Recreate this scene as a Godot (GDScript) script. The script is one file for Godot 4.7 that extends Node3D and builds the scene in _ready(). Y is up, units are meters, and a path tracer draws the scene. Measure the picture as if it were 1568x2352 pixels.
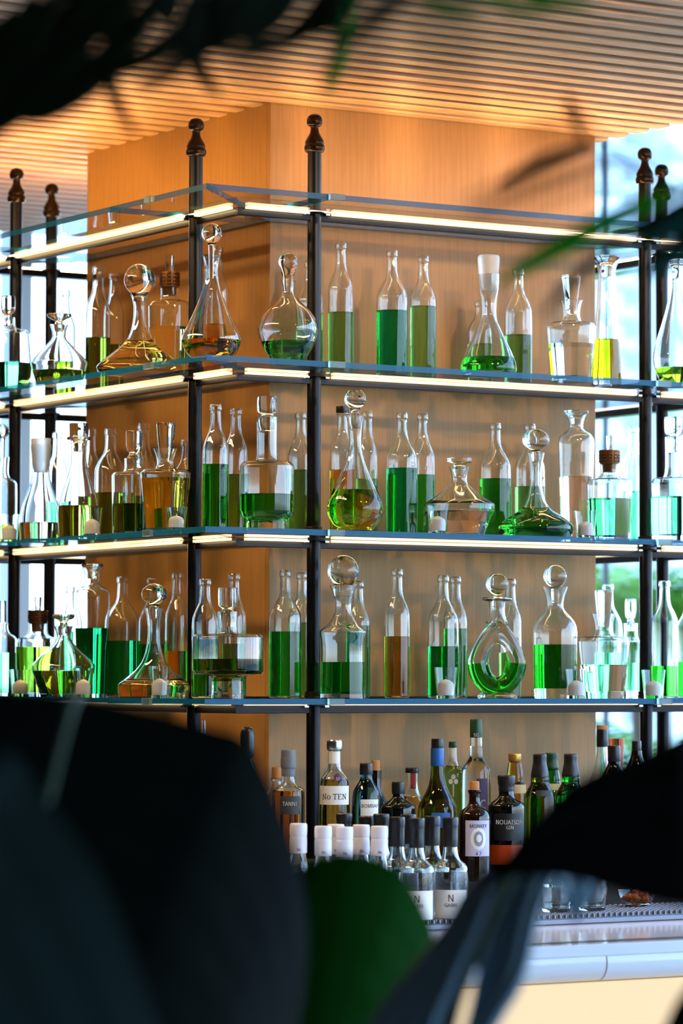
extends Node3D
# A bar shelf of glass decanters round an oak clad column, seen past dark foliage.
# Plan: the shelf's steel ring has its near corner at the origin, one long face runs along +X, the other along -Z.

const LEVELS := [2.8639, 2.4319, 1.9999, 1.5679]     # underside of the steel rails
const RX := 1.559                                     # size of the steel ring
const RZ := 1.537
const OVER := 0.215                                   # glass beyond the ring
const POSTS := [[0.238, -0.007], [1.322, -0.007], [0.007, -0.2345], [0.007, -1.302], [1.552, -0.2345], [1.552, -1.302], [0.238, -1.530], [1.322, -1.530]]
var M := {}
var taken := {}
var rng := RandomNumberGenerator.new()


func _ready() -> void:
	rng.seed = 7
	# ---- camera
	var cam := Camera3D.new()
	cam.name = "camera"
	cam.keep_aspect = Camera3D.KEEP_HEIGHT
	var lens := CameraAttributesPhysical.new()
	lens.frustum_focal_length = 81.6
	lens.frustum_focus_distance = 8.95
	lens.frustum_near = 0.05
	lens.frustum_far = 200.0
	lens.exposure_aperture = 1.9
	cam.attributes = lens
	add_child(cam)
	cam.fov = 16.7432
	cam.near = 0.05
	cam.far = 200.0
	cam.position = Vector3(-4.5062, 1.65, 7.7954)
	cam.rotation = Vector3(0.0488, -0.5543, 0.0019)
	cam.current = true
	# ---- sky and exposure
	var env := Environment.new()
	env.background_mode = Environment.BG_SKY
	var sm := ProceduralSkyMaterial.new()
	sm.sky_top_color = Color(0.56, 0.77, 1.0)
	sm.sky_horizon_color = Color(0.82, 0.92, 1.0)
	sm.ground_horizon_color = Color(0.70, 0.76, 0.80)
	sm.ground_bottom_color = Color(0.45, 0.48, 0.48)
	var sky := Sky.new()
	sky.sky_material = sm
	env.sky = sky
	env.background_energy_multiplier = 5.0
	env.tonemap_mode = Environment.TONE_MAPPER_LINEAR
	env.tonemap_exposure = 1.8
	env.sdfgi_enabled = true
	env.ssao_enabled = true
	env.ssil_enabled = true
	var we := WorldEnvironment.new()
	we.name = "surroundings"
	we.environment = env
	add_child(we)
	make_materials()
	linear_light(Vector3(-1.20, 3.19, -0.35), 1.8, 4.0)
	downlight(Vector3(0.10, 3.215, 2.05), Vector3(0.55, 1.9, -0.24), 1.9, "before the second post")
	downlight(Vector3(0.95, 3.215, 2.05), Vector3(1.05, 1.9, -0.24), 1.9, "before the end posts")
	room()
	column()
	shelving()
	counter()
	# --- three empty cups on the topmost glass
	votive("small empty glass cup on the topmost shelf, first from the far end post", "", Vector3(-0.060, 2.9029, -0.866), 0.028, 0.0135)
	votive("small empty glass cup on the topmost shelf, second from the far end post", "", Vector3(-0.060, 2.9029, -0.578), 0.028, 0.0135)
	votive("small empty glass cup on the topmost shelf, third from the far end post", "", Vector3(-0.060, 2.9029, -0.391), 0.028, 0.0135)
	# --- the upper shelf of bottles
	decanter("glass_decanter", "square shouldered decanter of teal liquid beside the far end post, upper shelf", "decanter", "", Vector3(-0.100, 2.4709, -1.137), [[62.0, 0.0, 1], [71.9, 73.5], [66.9, 129.6], [63.2, 170.8, 1], [54.5, 183.3, 1], [21.1, 185.8], [19.8, 218.2, 1]], 85.9, "teal", [{"p": [[0.0, 189.5, 1], [12.4, 189.5, 1], [14.9, 209.5], [9.9, 213.2], [8.7, 227.0], [16.1, 230.7], [21.1, 239.5], [21.1, 274.5], [19.8, 279.5]], "m": "glass"}], 12, 2.2, 0, 0)
	decanter("glass_decanter", "low wide decanter with a flat disc stopper and a little lime liquid", "decanter", "", Vector3(-0.100, 2.4709, -0.815), [[62.7, 0.0, 1], [79.5, 57.6], [79.5, 69.7], [26.5, 121.9], [18.1, 134.0], [20.5, 154.7], [26.5, 170.4, 1]], 40.6, "lime", [{"p": [[0.0, 149.8, 1], [12.1, 149.8, 1], [16.9, 169.2], [9.6, 171.7], [9.6, 180.2], [26.5, 187.4], [34.9, 195.9], [33.7, 199.6, 1], [0.0, 200.8]], "m": "glass"}], 8, 2.2, 0, 0)
	wine("clear wine bottle behind the disc stoppered decanter, seen against the window", Vector3(0.110, 2.4709, -1.189), 0.3147, 0.0315, 0.1067, "lime", "")
	wine("clear wine bottle of olive green liquid at the pillar edge, upper shelf", Vector3(0.100, 2.4709, -0.965), 0.3613, 0.0358, 0.1560, "olive", "")
	wine("slim clear bottle of dark olive liquid behind the ball stoppered ship decanter", Vector3(0.180, 2.4709, -1.015), 0.3515, 0.0274, 0.1444, "darkolive", "")
	decanter("glass_decanter", "wide ship decanter of gold liquid under a big glass ball stopper", "decanter", "", Vector3(-0.090, 2.4709, -0.365), [[106.5, 0.0, 1], [115.8, 11.9], [113.5, 23.5], [55.6, 67.8], [27.8, 97.0], [17.4, 137.8], [15.1, 178.7], [19.7, 200.9], [24.3, 212.5, 1]], 84.2, "gold", [{"p": [[0.0, 193.8, 1], [15.6, 193.8, 1], [17.4, 208.2], [22.2, 215.3], [32.7, 224.3], [39.8, 236.3], [42.8, 250.0], [41.3, 263.9], [35.4, 276.5], [25.9, 286.7], [13.7, 293.2], [0.0, 295.5]], "m": "glass"}], 6, 2.2, 0, 0)
	decanter("glass_decanter", "clear decanter of pale gold liquid with a bronze collared stopper, upper shelf", "decanter", "", Vector3(0.085, 2.4709, -0.517), [[52.2, 0.0, 1], [54.5, 77.3], [56.9, 137.0], [58.1, 205.1, 1], [51.0, 217.1, 1], [30.8, 220.6, 1], [23.7, 227.8], [24.9, 262.5, 1]], 146.5, "palegold", [{"p": [[0.0, 296.0, 1], [10.7, 296.0, 1], [12.4, 340.3], [11.9, 343.8]], "m": "glass", "n": "stopper_stem"}, {"p": [[0.0, 235.0, 1], [17.8, 235.0, 1], [19.0, 254.1, 1], [26.1, 256.5, 1], [27.3, 298.4, 1]], "m": "bronze", "n": "collar"}], 10, 2.2, 0, 0)
	decanter("glass_decanter", "tall teardrop decanter of amber liquid standing before the corner post, upper shelf", "decanter", "", Vector3(-0.111, 2.4709, 0.060), [[44.5, 0.0, 1], [64.5, 19.0], [77.8, 49.3], [75.6, 66.1], [55.6, 105.2], [33.3, 155.7], [18.9, 200.5], [16.7, 234.1], [20.0, 261.1], [24.4, 272.3, 1]], 51.5, "amber", [{"p": [[0.0, 211.7, 1], [7.0, 211.7, 1], [7.8, 300.9], [13.8, 305.4], [20.4, 311.0], [24.8, 318.5], [26.6, 327.0], [25.7, 335.6], [22.1, 343.5], [16.1, 349.9], [8.5, 353.9], [0.0, 355.3]], "m": "glass"}], 5, 2.2, 0, 0)
	wine("clear bottle of amber liquid behind the teardrop decanter at the corner", Vector3(0.120, 2.4709, -0.316), 0.3501, 0.0327, 0.1395, "amber", "")
	decanter("glass_decanter", "round ribbed decanter of bright green liquid with a pear shaped stopper", "decanter", "", Vector3(0.100, 2.4709, 0.090), [[38.1, 0.0, 1], [49.4, 20.7], [67.3, 46.7], [77.4, 80.6], [77.4, 103.2], [58.3, 140.5], [26.9, 165.4], [14.6, 181.3], [13.5, 197.1], [16.8, 210.7], [19.1, 216.3, 1]], 56.9, "green", [{"p": [[0.0, 183.5, 1], [9.0, 183.5, 1], [12.3, 210.7], [14.6, 227.7], [21.3, 246.9], [25.8, 263.9], [23.6, 278.6], [13.5, 287.7], [0.0, 290.0]], "m": "glass"}], 5, 2.2, 22, 0.012)
	wine("clear bottle mostly hidden behind the second post, upper shelf", Vector3(0.300, 2.4709, -0.130), 0.3029, 0.0359, 0.1160, "palegreen", "")
	wine("tall slim bottle of pale green liquid, first beyond the second post, upper shelf", Vector3(0.378, 2.4709, -0.100), 0.3553, 0.0348, 0.1668, "palegreen", "")
	wine("broad wine bottle of emerald liquid, second beyond the second post on the upper shelf", Vector3(0.515, 2.4709, -0.060), 0.3392, 0.0425, 0.1758, "emerald", "")
	wine("slim wine bottle fullest with pale green liquid, beside the broad emerald one", Vector3(0.648, 2.4709, -0.110), 0.3379, 0.0360, 0.1999, "palegreen", "")
	decanter("glass_decanter", "conical flask decanter of bright green liquid with a frosted white stopper", "decanter", "", Vector3(0.727, 2.4709, 0.090), [[69.8, 0.0, 1], [76.8, 15.2], [73.3, 38.6], [55.8, 79.6], [32.6, 126.5], [19.8, 155.8], [20.9, 202.7], [27.9, 237.9], [29.1, 273.1, 1]], 48.0, "bright", [{"p": [[0.0, 228.5, 1], [18.6, 228.5, 1], [23.3, 243.8], [27.9, 284.9], [30.2, 320.1], [26.8, 324.8]], "m": "frosted"}], 8, 2.2, 0, 0)
	wine("short clear bottle half hidden behind the frosted stopper flask", Vector3(0.862, 2.4709, -0.150), 0.2330, 0.0347, 0.1123, "palegreen", "")
	wine("wine bottle of moss green liquid just behind the frosted stopper flask", Vector3(0.948, 2.4709, -0.090), 0.3206, 0.0389, 0.1360, "mossgreen", "")
	decanter("glass_decanter", "broad shouldered decanter of clear liquid with a tapered glass stopper, upper shelf", "decanter", "", Vector3(1.013, 2.4709, 0.070), [[55.7, 0.0, 1], [59.2, 42.6], [67.5, 120.2], [67.5, 150.0, 1], [60.4, 159.5, 1], [28.4, 164.3, 1], [22.5, 178.6], [24.9, 207.3], [32.0, 222.8, 1]], 101.1, "clear", [{"p": [[0.0, 183.4, 1], [13.0, 183.4, 1], [17.8, 221.6], [26.1, 287.3], [24.9, 290.9]], "m": "glass"}], 12, 2.2, 0, 0)
	decanter("glass_decanter", "tall narrow conical decanter of yellow liquid against the window", "decanter", "", Vector3(1.169, 2.4709, 0.020), [[43.2, 0.0, 1], [31.2, 181.0], [26.4, 223.4], [24.0, 296.0], [24.0, 322.6], [32.4, 339.6, 1]], 126.7, "yellow", [{"p": [[0.0, 300.8, 1], [15.6, 300.8, 1], [16.8, 337.1], [26.4, 344.4], [37.2, 354.1], [36.0, 358.9, 1], [0.0, 361.4]], "m": "glass"}], 14, 2.2, 0, 0)
	decanter("glass_decanter", "large teardrop decanter with a little lime liquid beyond the end post", "decanter", "", Vector3(1.368, 2.4709, 0.080), [[41.0, 0.0, 1], [57.9, 37.6], [68.8, 71.6], [65.2, 108.1], [43.4, 174.9], [24.1, 241.8], [19.3, 290.5], [20.5, 333.1], [24.1, 351.4, 1]], 52.2, "lime", [{"p": [[0.0, 302.7, 1], [14.5, 302.7, 1], [16.9, 344.1], [26.5, 351.4], [21.7, 358.7], [0.0, 361.1]], "m": "glass"}], 8, 2.2, 0, 0)
	# --- the middle shelf
	decanter("glass_decanter", "clear decanter with a round stopper cut by the far end post, middle shelf", "decanter", "", Vector3(-0.080, 2.0389, -1.210), [[43.7, 0.0, 1], [44.9, 167.1], [42.4, 185.9], [20.0, 197.2], [18.7, 223.5], [21.2, 254.8, 1]], 59.5, "lime", [{"p": [[0.0, 229.7, 1], [7.9, 229.7, 1], [8.7, 308.3], [11.0, 311.8], [16.2, 316.3], [19.7, 322.2], [21.2, 328.9], [20.4, 335.7], [17.6, 342.0], [12.8, 347.0], [6.8, 350.2], [0.0, 351.3]], "m": "glass"}], 8, 2.2, 0, 0)
	decanter("glass_decanter", "conical decanter of pale gold liquid with a frosted white stopper, middle shelf", "decanter", "", Vector3(-0.100, 2.0389, -0.922), [[56.0, 0.0, 1], [60.8, 61.6], [53.5, 98.2], [31.6, 153.1], [24.3, 189.7], [25.5, 238.5], [29.2, 272.7, 1]], 54.3, "palegold", [{"p": [[0.0, 195.8, 1], [19.5, 195.8, 1], [24.3, 226.3], [28.0, 287.4], [26.8, 291.0]], "m": "frosted"}], 8, 2.2, 0, 0)
	wine("clear bottle of teal liquid against the window, middle shelf", Vector3(0.110, 2.0389, -1.227), 0.3348, 0.0316, 0.1358, "teal", "")
	decanter("glass_decanter", "tapered decanter of olive gold liquid with a clear drum stopper, middle shelf", "decanter", "", Vector3(-0.100, 2.0389, -0.693), [[53.6, 0.0, 1], [57.2, 70.7], [53.6, 106.5], [40.5, 148.4], [23.8, 196.2], [20.3, 238.1], [23.8, 271.6, 1]], 92.2, "olivegold", [{"p": [[0.0, 240.5, 1], [14.3, 240.5, 1], [16.7, 270.4, 1], [33.4, 274.0, 1], [33.4, 281.2, 1], [26.2, 283.6, 1], [27.4, 315.9], [26.2, 319.5]], "m": "glass"}], 8, 2.2, 0, 0)
	wine("clear bottle of olive liquid just behind the drum stoppered decanter", Vector3(0.120, 2.0389, -1.048), 0.3344, 0.0348, 0.1408, "olive", "")
	wine("wine bottle of olive green liquid at the pillar edge, middle shelf", Vector3(0.100, 2.0389, -0.886), 0.3237, 0.0441, 0.1428, "olive", "")
	decanter("glass_decanter", "straight sided decanter of dark olive liquid with a tall drum stopper", "decanter", "", Vector3(-0.020, 2.0389, -0.520), [[57.8, 0.0, 1], [58.9, 24.6, 1], [60.1, 101.4], [61.3, 170.0, 1], [55.4, 177.1, 1], [33.0, 179.4, 1], [25.9, 184.2], [27.1, 216.1, 1]], 91.9, "darkolive", [{"p": [[0.0, 190.1, 1], [20.0, 190.1, 1], [23.6, 217.3], [14.1, 224.4], [14.1, 233.9], [22.4, 239.8], [23.6, 287.2], [22.4, 290.7]], "m": "glass"}], 16, 2.2, 0, 0)
	wine("clear bottle of moss green liquid behind the drum stoppered straight decanter", Vector3(0.130, 2.0389, -0.743), 0.3321, 0.0352, 0.1276, "mossgreen", "")
	decanter("glass_decanter", "broad decanter filled with yellow liquid beside the corner post, middle shelf", "decanter", "", Vector3(-0.100, 2.0389, -0.199), [[52.4, 0.0, 1], [57.0, 62.3], [65.0, 142.3], [66.1, 158.3, 1], [58.1, 166.3, 1], [27.3, 169.8, 1], [21.7, 183.5], [25.1, 201.8], [33.0, 222.4, 1]], 143.5, "yellowgold", [{"p": [[0.0, 188.1, 1], [13.7, 188.1, 1], [19.4, 222.4], [25.1, 285.4], [23.9, 288.8]], "m": "glass"}], 12, 2.2, 0, 0)
	wine("clear bottle of green liquid half hidden by the corner post, middle shelf", Vector3(0.120, 2.0389, -0.479), 0.2700, 0.0355, 0.1037, "green", "")
	wine("wine bottle of green liquid just inside the corner post, middle shelf", Vector3(-0.051, 2.0389, -0.020), 0.3293, 0.0343, 0.1724, "green", "")
	wine("wine bottle of moss green liquid behind the pedestal decanter near the corner", Vector3(0.067, 2.0389, -0.120), 0.3297, 0.0320, 0.1553, "mossgreen", "")
	decanter("glass_decanter", "wide drum decanter of green liquid with a tall neck and block stopper", "decanter", "", Vector3(0.032, 2.0389, 0.100), [[52.5, 0.0, 1], [53.6, 30.2, 1], [64.8, 33.5, 1], [70.3, 48.1, 1], [70.3, 165.7, 1], [61.4, 175.8, 1], [30.1, 179.1, 1], [25.7, 188.1], [26.8, 291.3, 1]], 91.7, "green", [{"p": [[0.0, 255.4, 1], [19.0, 255.4, 1], [23.4, 289.0], [15.6, 292.4], [15.6, 296.9], [22.3, 299.1], [25.7, 305.9], [25.7, 339.5], [24.6, 344.0]], "m": "glass"}], 22, 2.2, 0, 0)
	wine("wine bottle of green liquid partly behind the second post, middle shelf", Vector3(0.254, 2.0389, -0.100), 0.3260, 0.0346, 0.1721, "mossgreen", "")
	wine("clear bottle of orange liquid with a black screw cap", Vector3(0.359, 2.0389, -0.060), 0.3383, 0.0341, 0.1736, "orange", "black")
	wine("clear bottle of pale green liquid behind the facetted teardrop decanter", Vector3(0.475, 2.0389, -0.120), 0.3390, 0.0292, 0.1571, "palegreen", "")
	decanter("glass_decanter", "teardrop decanter of lime yellow liquid with a facetted mushroom stopper", "decanter", "", Vector3(0.293, 2.0389, 0.110), [[40.8, 0.0, 1], [52.1, 12.8], [72.5, 43.5], [74.7, 71.8], [58.9, 111.6], [31.7, 168.4], [17.0, 213.9], [15.9, 253.7], [20.4, 293.5], [24.9, 304.9, 1]], 110.4, "lime", [{"p": [[0.0, 270.8, 1], [12.5, 270.8, 1], [15.9, 306.0], [10.2, 310.6], [12.5, 324.3], [24.9, 333.4], [29.4, 347.0], [27.2, 358.4], [20.4, 367.5], [15.9, 370.9]], "m": "glass"}], 5, 2.2, 0, 0)
	wine("broad wine bottle of vivid emerald liquid on the middle shelf", Vector3(0.522, 2.0389, -0.020), 0.3310, 0.0424, 0.1817, "emerald", "")
	wine("wine bottle of green liquid tucked behind the vivid emerald bottle", Vector3(0.646, 2.0389, -0.110), 0.3397, 0.0354, 0.1728, "green", "")
	decanter("glass_decanter", "squat diamond shaped decanter of pale blush liquid with a flat stopper", "decanter", "", Vector3(0.633, 2.0389, 0.090), [[66.0, 0.0, 1], [81.0, 41.7], [94.9, 68.4, 1], [94.9, 84.7, 1], [63.6, 105.5], [30.1, 131.1], [19.7, 142.7], [20.8, 163.6], [27.8, 183.3, 1]], 63.8, "blush", [{"p": [[0.0, 157.8, 1], [13.9, 157.8, 1], [17.4, 177.5], [15.0, 183.3], [16.2, 191.4], [32.4, 196.1, 1], [33.6, 203.1], [32.4, 207.7, 1]], "m": "glass"}], 6, 2.2, 0, 0)
	wine("broad wine bottle of green liquid behind the diamond shaped decanter", Vector3(0.858, 2.0389, -0.070), 0.3198, 0.0434, 0.1670, "green", "")
	wine("wine bottle of moss green liquid behind the onion stoppered ship decanter", Vector3(0.994, 2.0389, -0.100), 0.3248, 0.0420, 0.1512, "mossgreen", "")
	decanter("glass_decanter", "ship decanter of green liquid with a ribbed onion stopper, middle shelf", "decanter", "", Vector3(0.881, 2.0389, 0.090), [[96.2, 0.0, 1], [103.3, 21.2], [100.9, 37.6], [70.4, 58.8], [35.2, 80.0], [19.9, 112.9], [15.3, 160.0], [17.6, 201.2], [23.5, 230.7, 1]], 77.6, "green", [{"p": [[0.0, 207.1, 1], [10.6, 207.1, 1], [12.9, 228.3], [10.6, 233.0], [15.3, 238.9], [31.7, 249.5], [37.5, 266.0], [32.9, 281.3], [16.4, 294.3], [0.0, 296.7]], "m": "glass"}], 4, 2.2, 0, 0)
	decanter("glass_decanter", "tall vase shaped decanter of pale blush liquid at the pillar edge, middle shelf", "decanter", "", Vector3(1.122, 2.0389, -0.060), [[42.2, 0.0, 1], [44.6, 114.6], [49.4, 247.7], [50.6, 284.0], [41.0, 300.9], [20.5, 310.6], [18.1, 326.3], [24.1, 346.9], [33.7, 360.3, 1]], 181.1, "blush", [{"p": [[0.0, 327.5, 1], [14.5, 327.5, 1], [15.7, 351.8], [33.7, 356.6, 1], [35.0, 362.7], [33.7, 365.1]], "m": "glass"}], 8, 2.2, 0, 0)
	decanter("glass_decanter", "decanter of teal liquid with a square cut bronze collar, against the window", "decanter", "", Vector3(1.134, 2.0389, 0.080), [[56.0, 0.0, 1], [60.7, 73.1], [63.1, 155.5, 1], [57.2, 166.3, 1], [33.4, 171.1, 1], [23.8, 180.6], [26.2, 211.7, 1]], 113.7, "teal", [{"p": [[0.0, 247.6, 1], [8.3, 247.6, 1], [8.9, 285.8], [8.3, 288.2]], "m": "glass", "n": "stopper_stem"}, {"p": [[0.0, 186.6, 1], [17.9, 186.6, 1], [19.1, 208.1, 1], [27.4, 210.5, 1], [28.6, 247.6, 1]], "m": "bronze", "n": "collar"}], 12, 2.2, 0, 0)
	wine("clear bottle of teal liquid behind the end post, middle shelf", Vector3(1.335, 2.0389, -0.080), 0.3301, 0.0366, 0.1462, "teal", "")
	decanter("glass_decanter", "wide drum decanter of teal liquid beyond the end post, middle shelf", "decanter", "", Vector3(1.349, 2.0389, 0.090), [[62.6, 0.0, 1], [65.0, 54.4, 1], [65.0, 164.2, 1], [57.8, 176.3, 1], [31.3, 179.9, 1], [24.1, 193.2], [25.3, 291.2, 1]], 124.4, "teal", [{"p": [[0.0, 247.6, 1], [16.9, 247.6, 1], [21.7, 288.8], [15.7, 292.4], [15.7, 294.8], [26.5, 298.4], [27.7, 342.0], [26.5, 346.8]], "m": "glass"}], 20, 2.2, 0, 0)
	votive("clear votive glass beside the far end post, middle shelf", "white candle in the votive beside the far end post", Vector3(-0.180, 2.0389, -0.958), 0.0767, 0.0292)
	votive("clear votive glass before the drum stoppered decanter, middle shelf", "white candle in the votive before the drum stoppered decanter", Vector3(-0.150, 2.0389, -0.517), 0.0787, 0.0293)
	votive("votive glass before the yellow decanter, middle shelf", "white candle in the votive before the yellow decanter", Vector3(-0.170, 2.0389, -0.015), 0.0595, 0.0290)
	votive("clear votive glass before the diamond shaped decanter", "white candle in the votive before the diamond shaped decanter", Vector3(0.511, 2.0389, 0.170), 0.0755, 0.0308)
	votive("clear votive glass before the tall vase decanter", "white candle in the votive before the tall vase decanter", Vector3(1.003, 2.0389, 0.150), 0.0750, 0.0317)
	# --- the lowest glass shelf
	decanter("glass_decanter", "dim decanter of teal liquid cut by the far end post, lowest shelf", "decanter", "", Vector3(-0.060, 1.6069, -1.242), [[42.6, 0.0, 1], [43.9, 156.0], [40.1, 172.2], [16.3, 187.2], [17.5, 209.8, 1]], 124.7, "teal", [{"p": [[0.0, 212.3, 1], [12.5, 212.3, 1], [12.5, 271.1], [11.3, 274.9]], "m": "glass"}], 8, 2.2, 0, 0)
	decanter("glass_decanter", "round decanter of lime green liquid with a cork brown collar, lowest shelf", "decanter", "", Vector3(-0.040, 1.6069, -1.054), [[56.8, 0.0, 1], [61.7, 74.4], [63.0, 152.0, 1], [56.8, 164.3, 1], [37.0, 169.3, 1], [27.2, 177.9], [25.9, 210.0], [28.4, 244.5, 1]], 140.9, "limegreen", [{"p": [[0.0, 244.5, 1], [8.6, 244.5, 1], [11.1, 280.3], [10.5, 282.8]], "m": "glass", "n": "stopper_stem"}, {"p": [[0.0, 182.8, 1], [17.3, 182.8, 1], [18.5, 205.0, 1], [25.9, 207.5, 1], [28.4, 244.5, 1]], "m": "bronze", "n": "collar"}], 10, 2.2, 0, 0)
	wine("clear bottle of teal liquid against the window, lowest shelf", Vector3(0.110, 1.6069, -1.150), 0.3170, 0.0301, 0.1878, "teal", "")
	decanter("glass_decanter", "squat diamond shaped decanter with a flat disc stopper, lowest shelf", "decanter", "", Vector3(-0.120, 1.6069, -0.739), [[62.2, 0.0, 1], [88.5, 79.5], [86.1, 91.4], [31.1, 142.7], [19.1, 159.5], [20.3, 175.0], [26.3, 195.3, 1]], 72.3, "limegreen", [{"p": [[0.0, 169.0, 1], [13.2, 169.0, 1], [16.7, 192.9], [10.8, 197.7], [10.8, 209.6], [26.3, 214.4], [31.1, 221.6], [28.7, 227.6, 1]], "m": "glass"}], 8, 2.2, 0, 0)
	decanter("glass_decanter", "tall vase shaped decanter of emerald liquid at the pillar edge, lowest shelf", "decanter", "", Vector3(0.030, 1.6069, -0.858), [[41.4, 0.0, 1], [45.1, 122.9], [49.9, 244.6], [51.2, 286.0], [43.9, 303.0], [20.7, 311.6], [18.3, 323.8], [25.6, 351.8], [31.7, 368.9, 1]], 192.2, "emerald", [{"p": [[0.0, 329.9, 1], [13.4, 329.9, 1], [14.6, 359.1], [30.5, 364.0, 1], [31.7, 368.9], [30.5, 371.3]], "m": "glass"}], 8, 2.2, 0, 0)
	wine("wine bottle of emerald liquid beside the tall vase decanter, lowest shelf", Vector3(0.127, 1.6069, -0.859), 0.3377, 0.0465, 0.1577, "emerald", "")
	wine("clear bottle of green liquid behind the onion stoppered gold decanter", Vector3(0.180, 1.6069, -0.780), 0.3330, 0.0390, 0.1477, "green", "")
	wine("wine bottle of amber liquid beside the corner post, lowest shelf", Vector3(0.100, 1.6069, -0.491), 0.3388, 0.0343, 0.1258, "amber", "")
	decanter("glass_decanter", "ship decanter of gold liquid with a ribbed onion stopper, lowest shelf", "decanter", "", Vector3(-0.115, 1.6069, -0.231), [[91.4, 0.0, 1], [95.9, 27.0], [93.6, 38.4], [70.8, 55.5], [36.5, 84.0], [20.6, 123.9], [16.0, 169.5], [18.3, 209.5], [24.0, 235.7, 1]], 46.4, "gold", [{"p": [[0.0, 209.5, 1], [10.3, 209.5, 1], [13.7, 234.6], [10.3, 239.1], [13.7, 246.0], [29.7, 256.3], [34.3, 271.1], [30.8, 286.0], [16.0, 298.5], [0.0, 300.8]], "m": "glass"}], 4, 2.2, 0, 0)
	decanter("glass_decanter", "flat drum decanter of dark olive liquid raised on a glass pedestal", "decanter", "", Vector3(-0.083, 1.6069, 0.100), [[41.0, 0.0, 1], [39.9, 27.8], [38.8, 54.4, 1], [48.8, 59.9, 1], [84.3, 62.1, 1], [90.9, 71.0, 1], [90.9, 156.2, 1], [84.3, 164.0, 1], [28.8, 165.1, 1], [24.4, 171.8], [25.5, 221.6, 1]], 100.9, "darkolive", [{"p": [[0.0, 182.8, 1], [17.7, 182.8, 1], [21.1, 220.5], [14.4, 223.8], [14.4, 228.3], [20.0, 230.5], [24.4, 236.0], [24.4, 279.3], [23.3, 282.6]], "m": "glass"}], 44, 2.2, 0, 0)
	wine("clear bottle of green liquid behind the corner post, lowest shelf", Vector3(-0.047, 1.6069, -0.080), 0.3098, 0.0350, 0.1516, "green", "")
	wine("wine bottle behind the pedestal decanter, lowest shelf", Vector3(0.063, 1.6069, -0.120), 0.3263, 0.0331, 0.1414, "mossgreen", "")
	wine("broad wine bottle of green liquid before the second post, lowest shelf", Vector3(0.160, 1.6069, -0.020), 0.3346, 0.0432, 0.1742, "green", "")
	wine("clear bottle half hidden by the second post, lowest shelf", Vector3(0.271, 1.6069, -0.120), 0.3335, 0.0358, 0.2006, "mossgreen", "")
	decanter("glass_decanter", "waisted captain decanter of green liquid under a large ball stopper", "decanter", "", Vector3(0.276, 1.6069, 0.080), [[60.1, 0.0, 1], [57.9, 50.7], [56.7, 141.3], [61.3, 168.5], [61.3, 177.6], [38.6, 195.7], [22.7, 220.7], [20.4, 249.0], [27.2, 271.7], [36.3, 294.4, 1]], 94.9, "green", [{"p": [[0.0, 266.0, 1], [24.5, 266.0, 1], [27.2, 289.0], [21.7, 295.9], [32.1, 304.8], [39.0, 316.4], [41.9, 329.7], [40.4, 343.2], [34.7, 355.5], [25.4, 365.3], [13.4, 371.7], [0.0, 373.9]], "m": "glass"}], 12, 2.2, 0, 0)
	wine("wine bottle of emerald liquid behind the large ball stopper", Vector3(0.447, 1.6069, -0.120), 0.3134, 0.0327, 0.1943, "emerald", "")
	wine("slim wine bottle of brown liquid on the lowest shelf", Vector3(0.507, 1.6069, -0.020), 0.3434, 0.0354, 0.1647, "brown", "")
	wine("broad wine bottle of emerald liquid with a votive before it", Vector3(0.641, 1.6069, 0.000), 0.3290, 0.0426, 0.1388, "emerald", "")
	wine("slim bottle of green liquid just behind the broad bottle with the votive", Vector3(0.754, 1.6069, -0.110), 0.3302, 0.0332, 0.1890, "green", "")
	wine("slim clear bottle behind the ring shaped decanter", Vector3(0.935, 1.6069, -0.110), 0.3273, 0.0312, 0.1238, "palegreen", "")
	decanter("glass_decanter", "bottle shaped decanter of deep green liquid with a thick base and ball stopper", "decanter", "", Vector3(0.972, 1.6069, 0.050), [[56.8, 0.0, 1], [59.2, 52.1], [60.4, 158.5], [60.4, 193.9], [47.3, 217.6], [24.9, 238.9], [21.3, 255.5], [27.2, 281.5], [35.5, 302.8, 1]], 145.5, "deepgreen", [{"p": [[0.0, 259.0, 1], [9.6, 259.0, 1], [10.7, 298.6], [16.6, 303.9], [24.4, 310.6], [29.7, 319.5], [31.9, 329.6], [30.8, 339.8], [26.4, 349.2], [19.3, 356.7], [10.2, 361.5], [0.0, 363.2]], "m": "glass"}], 26, 2.2, 0, 0)
	decanter("glass_decanter", "broad shouldered decanter of clear liquid against the palms, lowest shelf", "decanter", "", Vector3(1.121, 1.6069, 0.070), [[54.8, 0.0, 1], [57.2, 22.7], [69.1, 123.8], [71.5, 155.9, 1], [64.3, 166.6, 1], [31.0, 170.2, 1], [23.8, 183.3], [26.2, 207.1], [33.4, 230.9, 1]], 91.7, "paleclear", [{"p": [[0.0, 195.2, 1], [14.3, 195.2, 1], [19.1, 228.5], [25.0, 291.6], [23.8, 295.2]], "m": "glass"}], 18, 2.2, 0, 0)
	wine("clear bottle behind the broad shouldered decanter against the palms", Vector3(1.311, 1.6069, -0.170), 0.3205, 0.0406, 0.1264, "teal", "")
	decanter("glass_decanter", "small square decanter of teal liquid beside the end post, lowest shelf", "decanter", "", Vector3(1.320, 1.6069, -0.075), [[31.7, 0.0, 1], [31.7, 144.1], [29.3, 160.0], [18.3, 167.3], [19.5, 208.7, 1]], 97.8, "teal", [{"p": [[0.0, 186.8, 1], [12.2, 186.8, 1], [14.6, 206.3], [9.8, 211.1], [9.8, 220.9], [15.9, 225.8], [15.9, 273.3], [14.6, 277.0]], "m": "glass"}], 20, 2.2, 0, 0)
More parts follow.
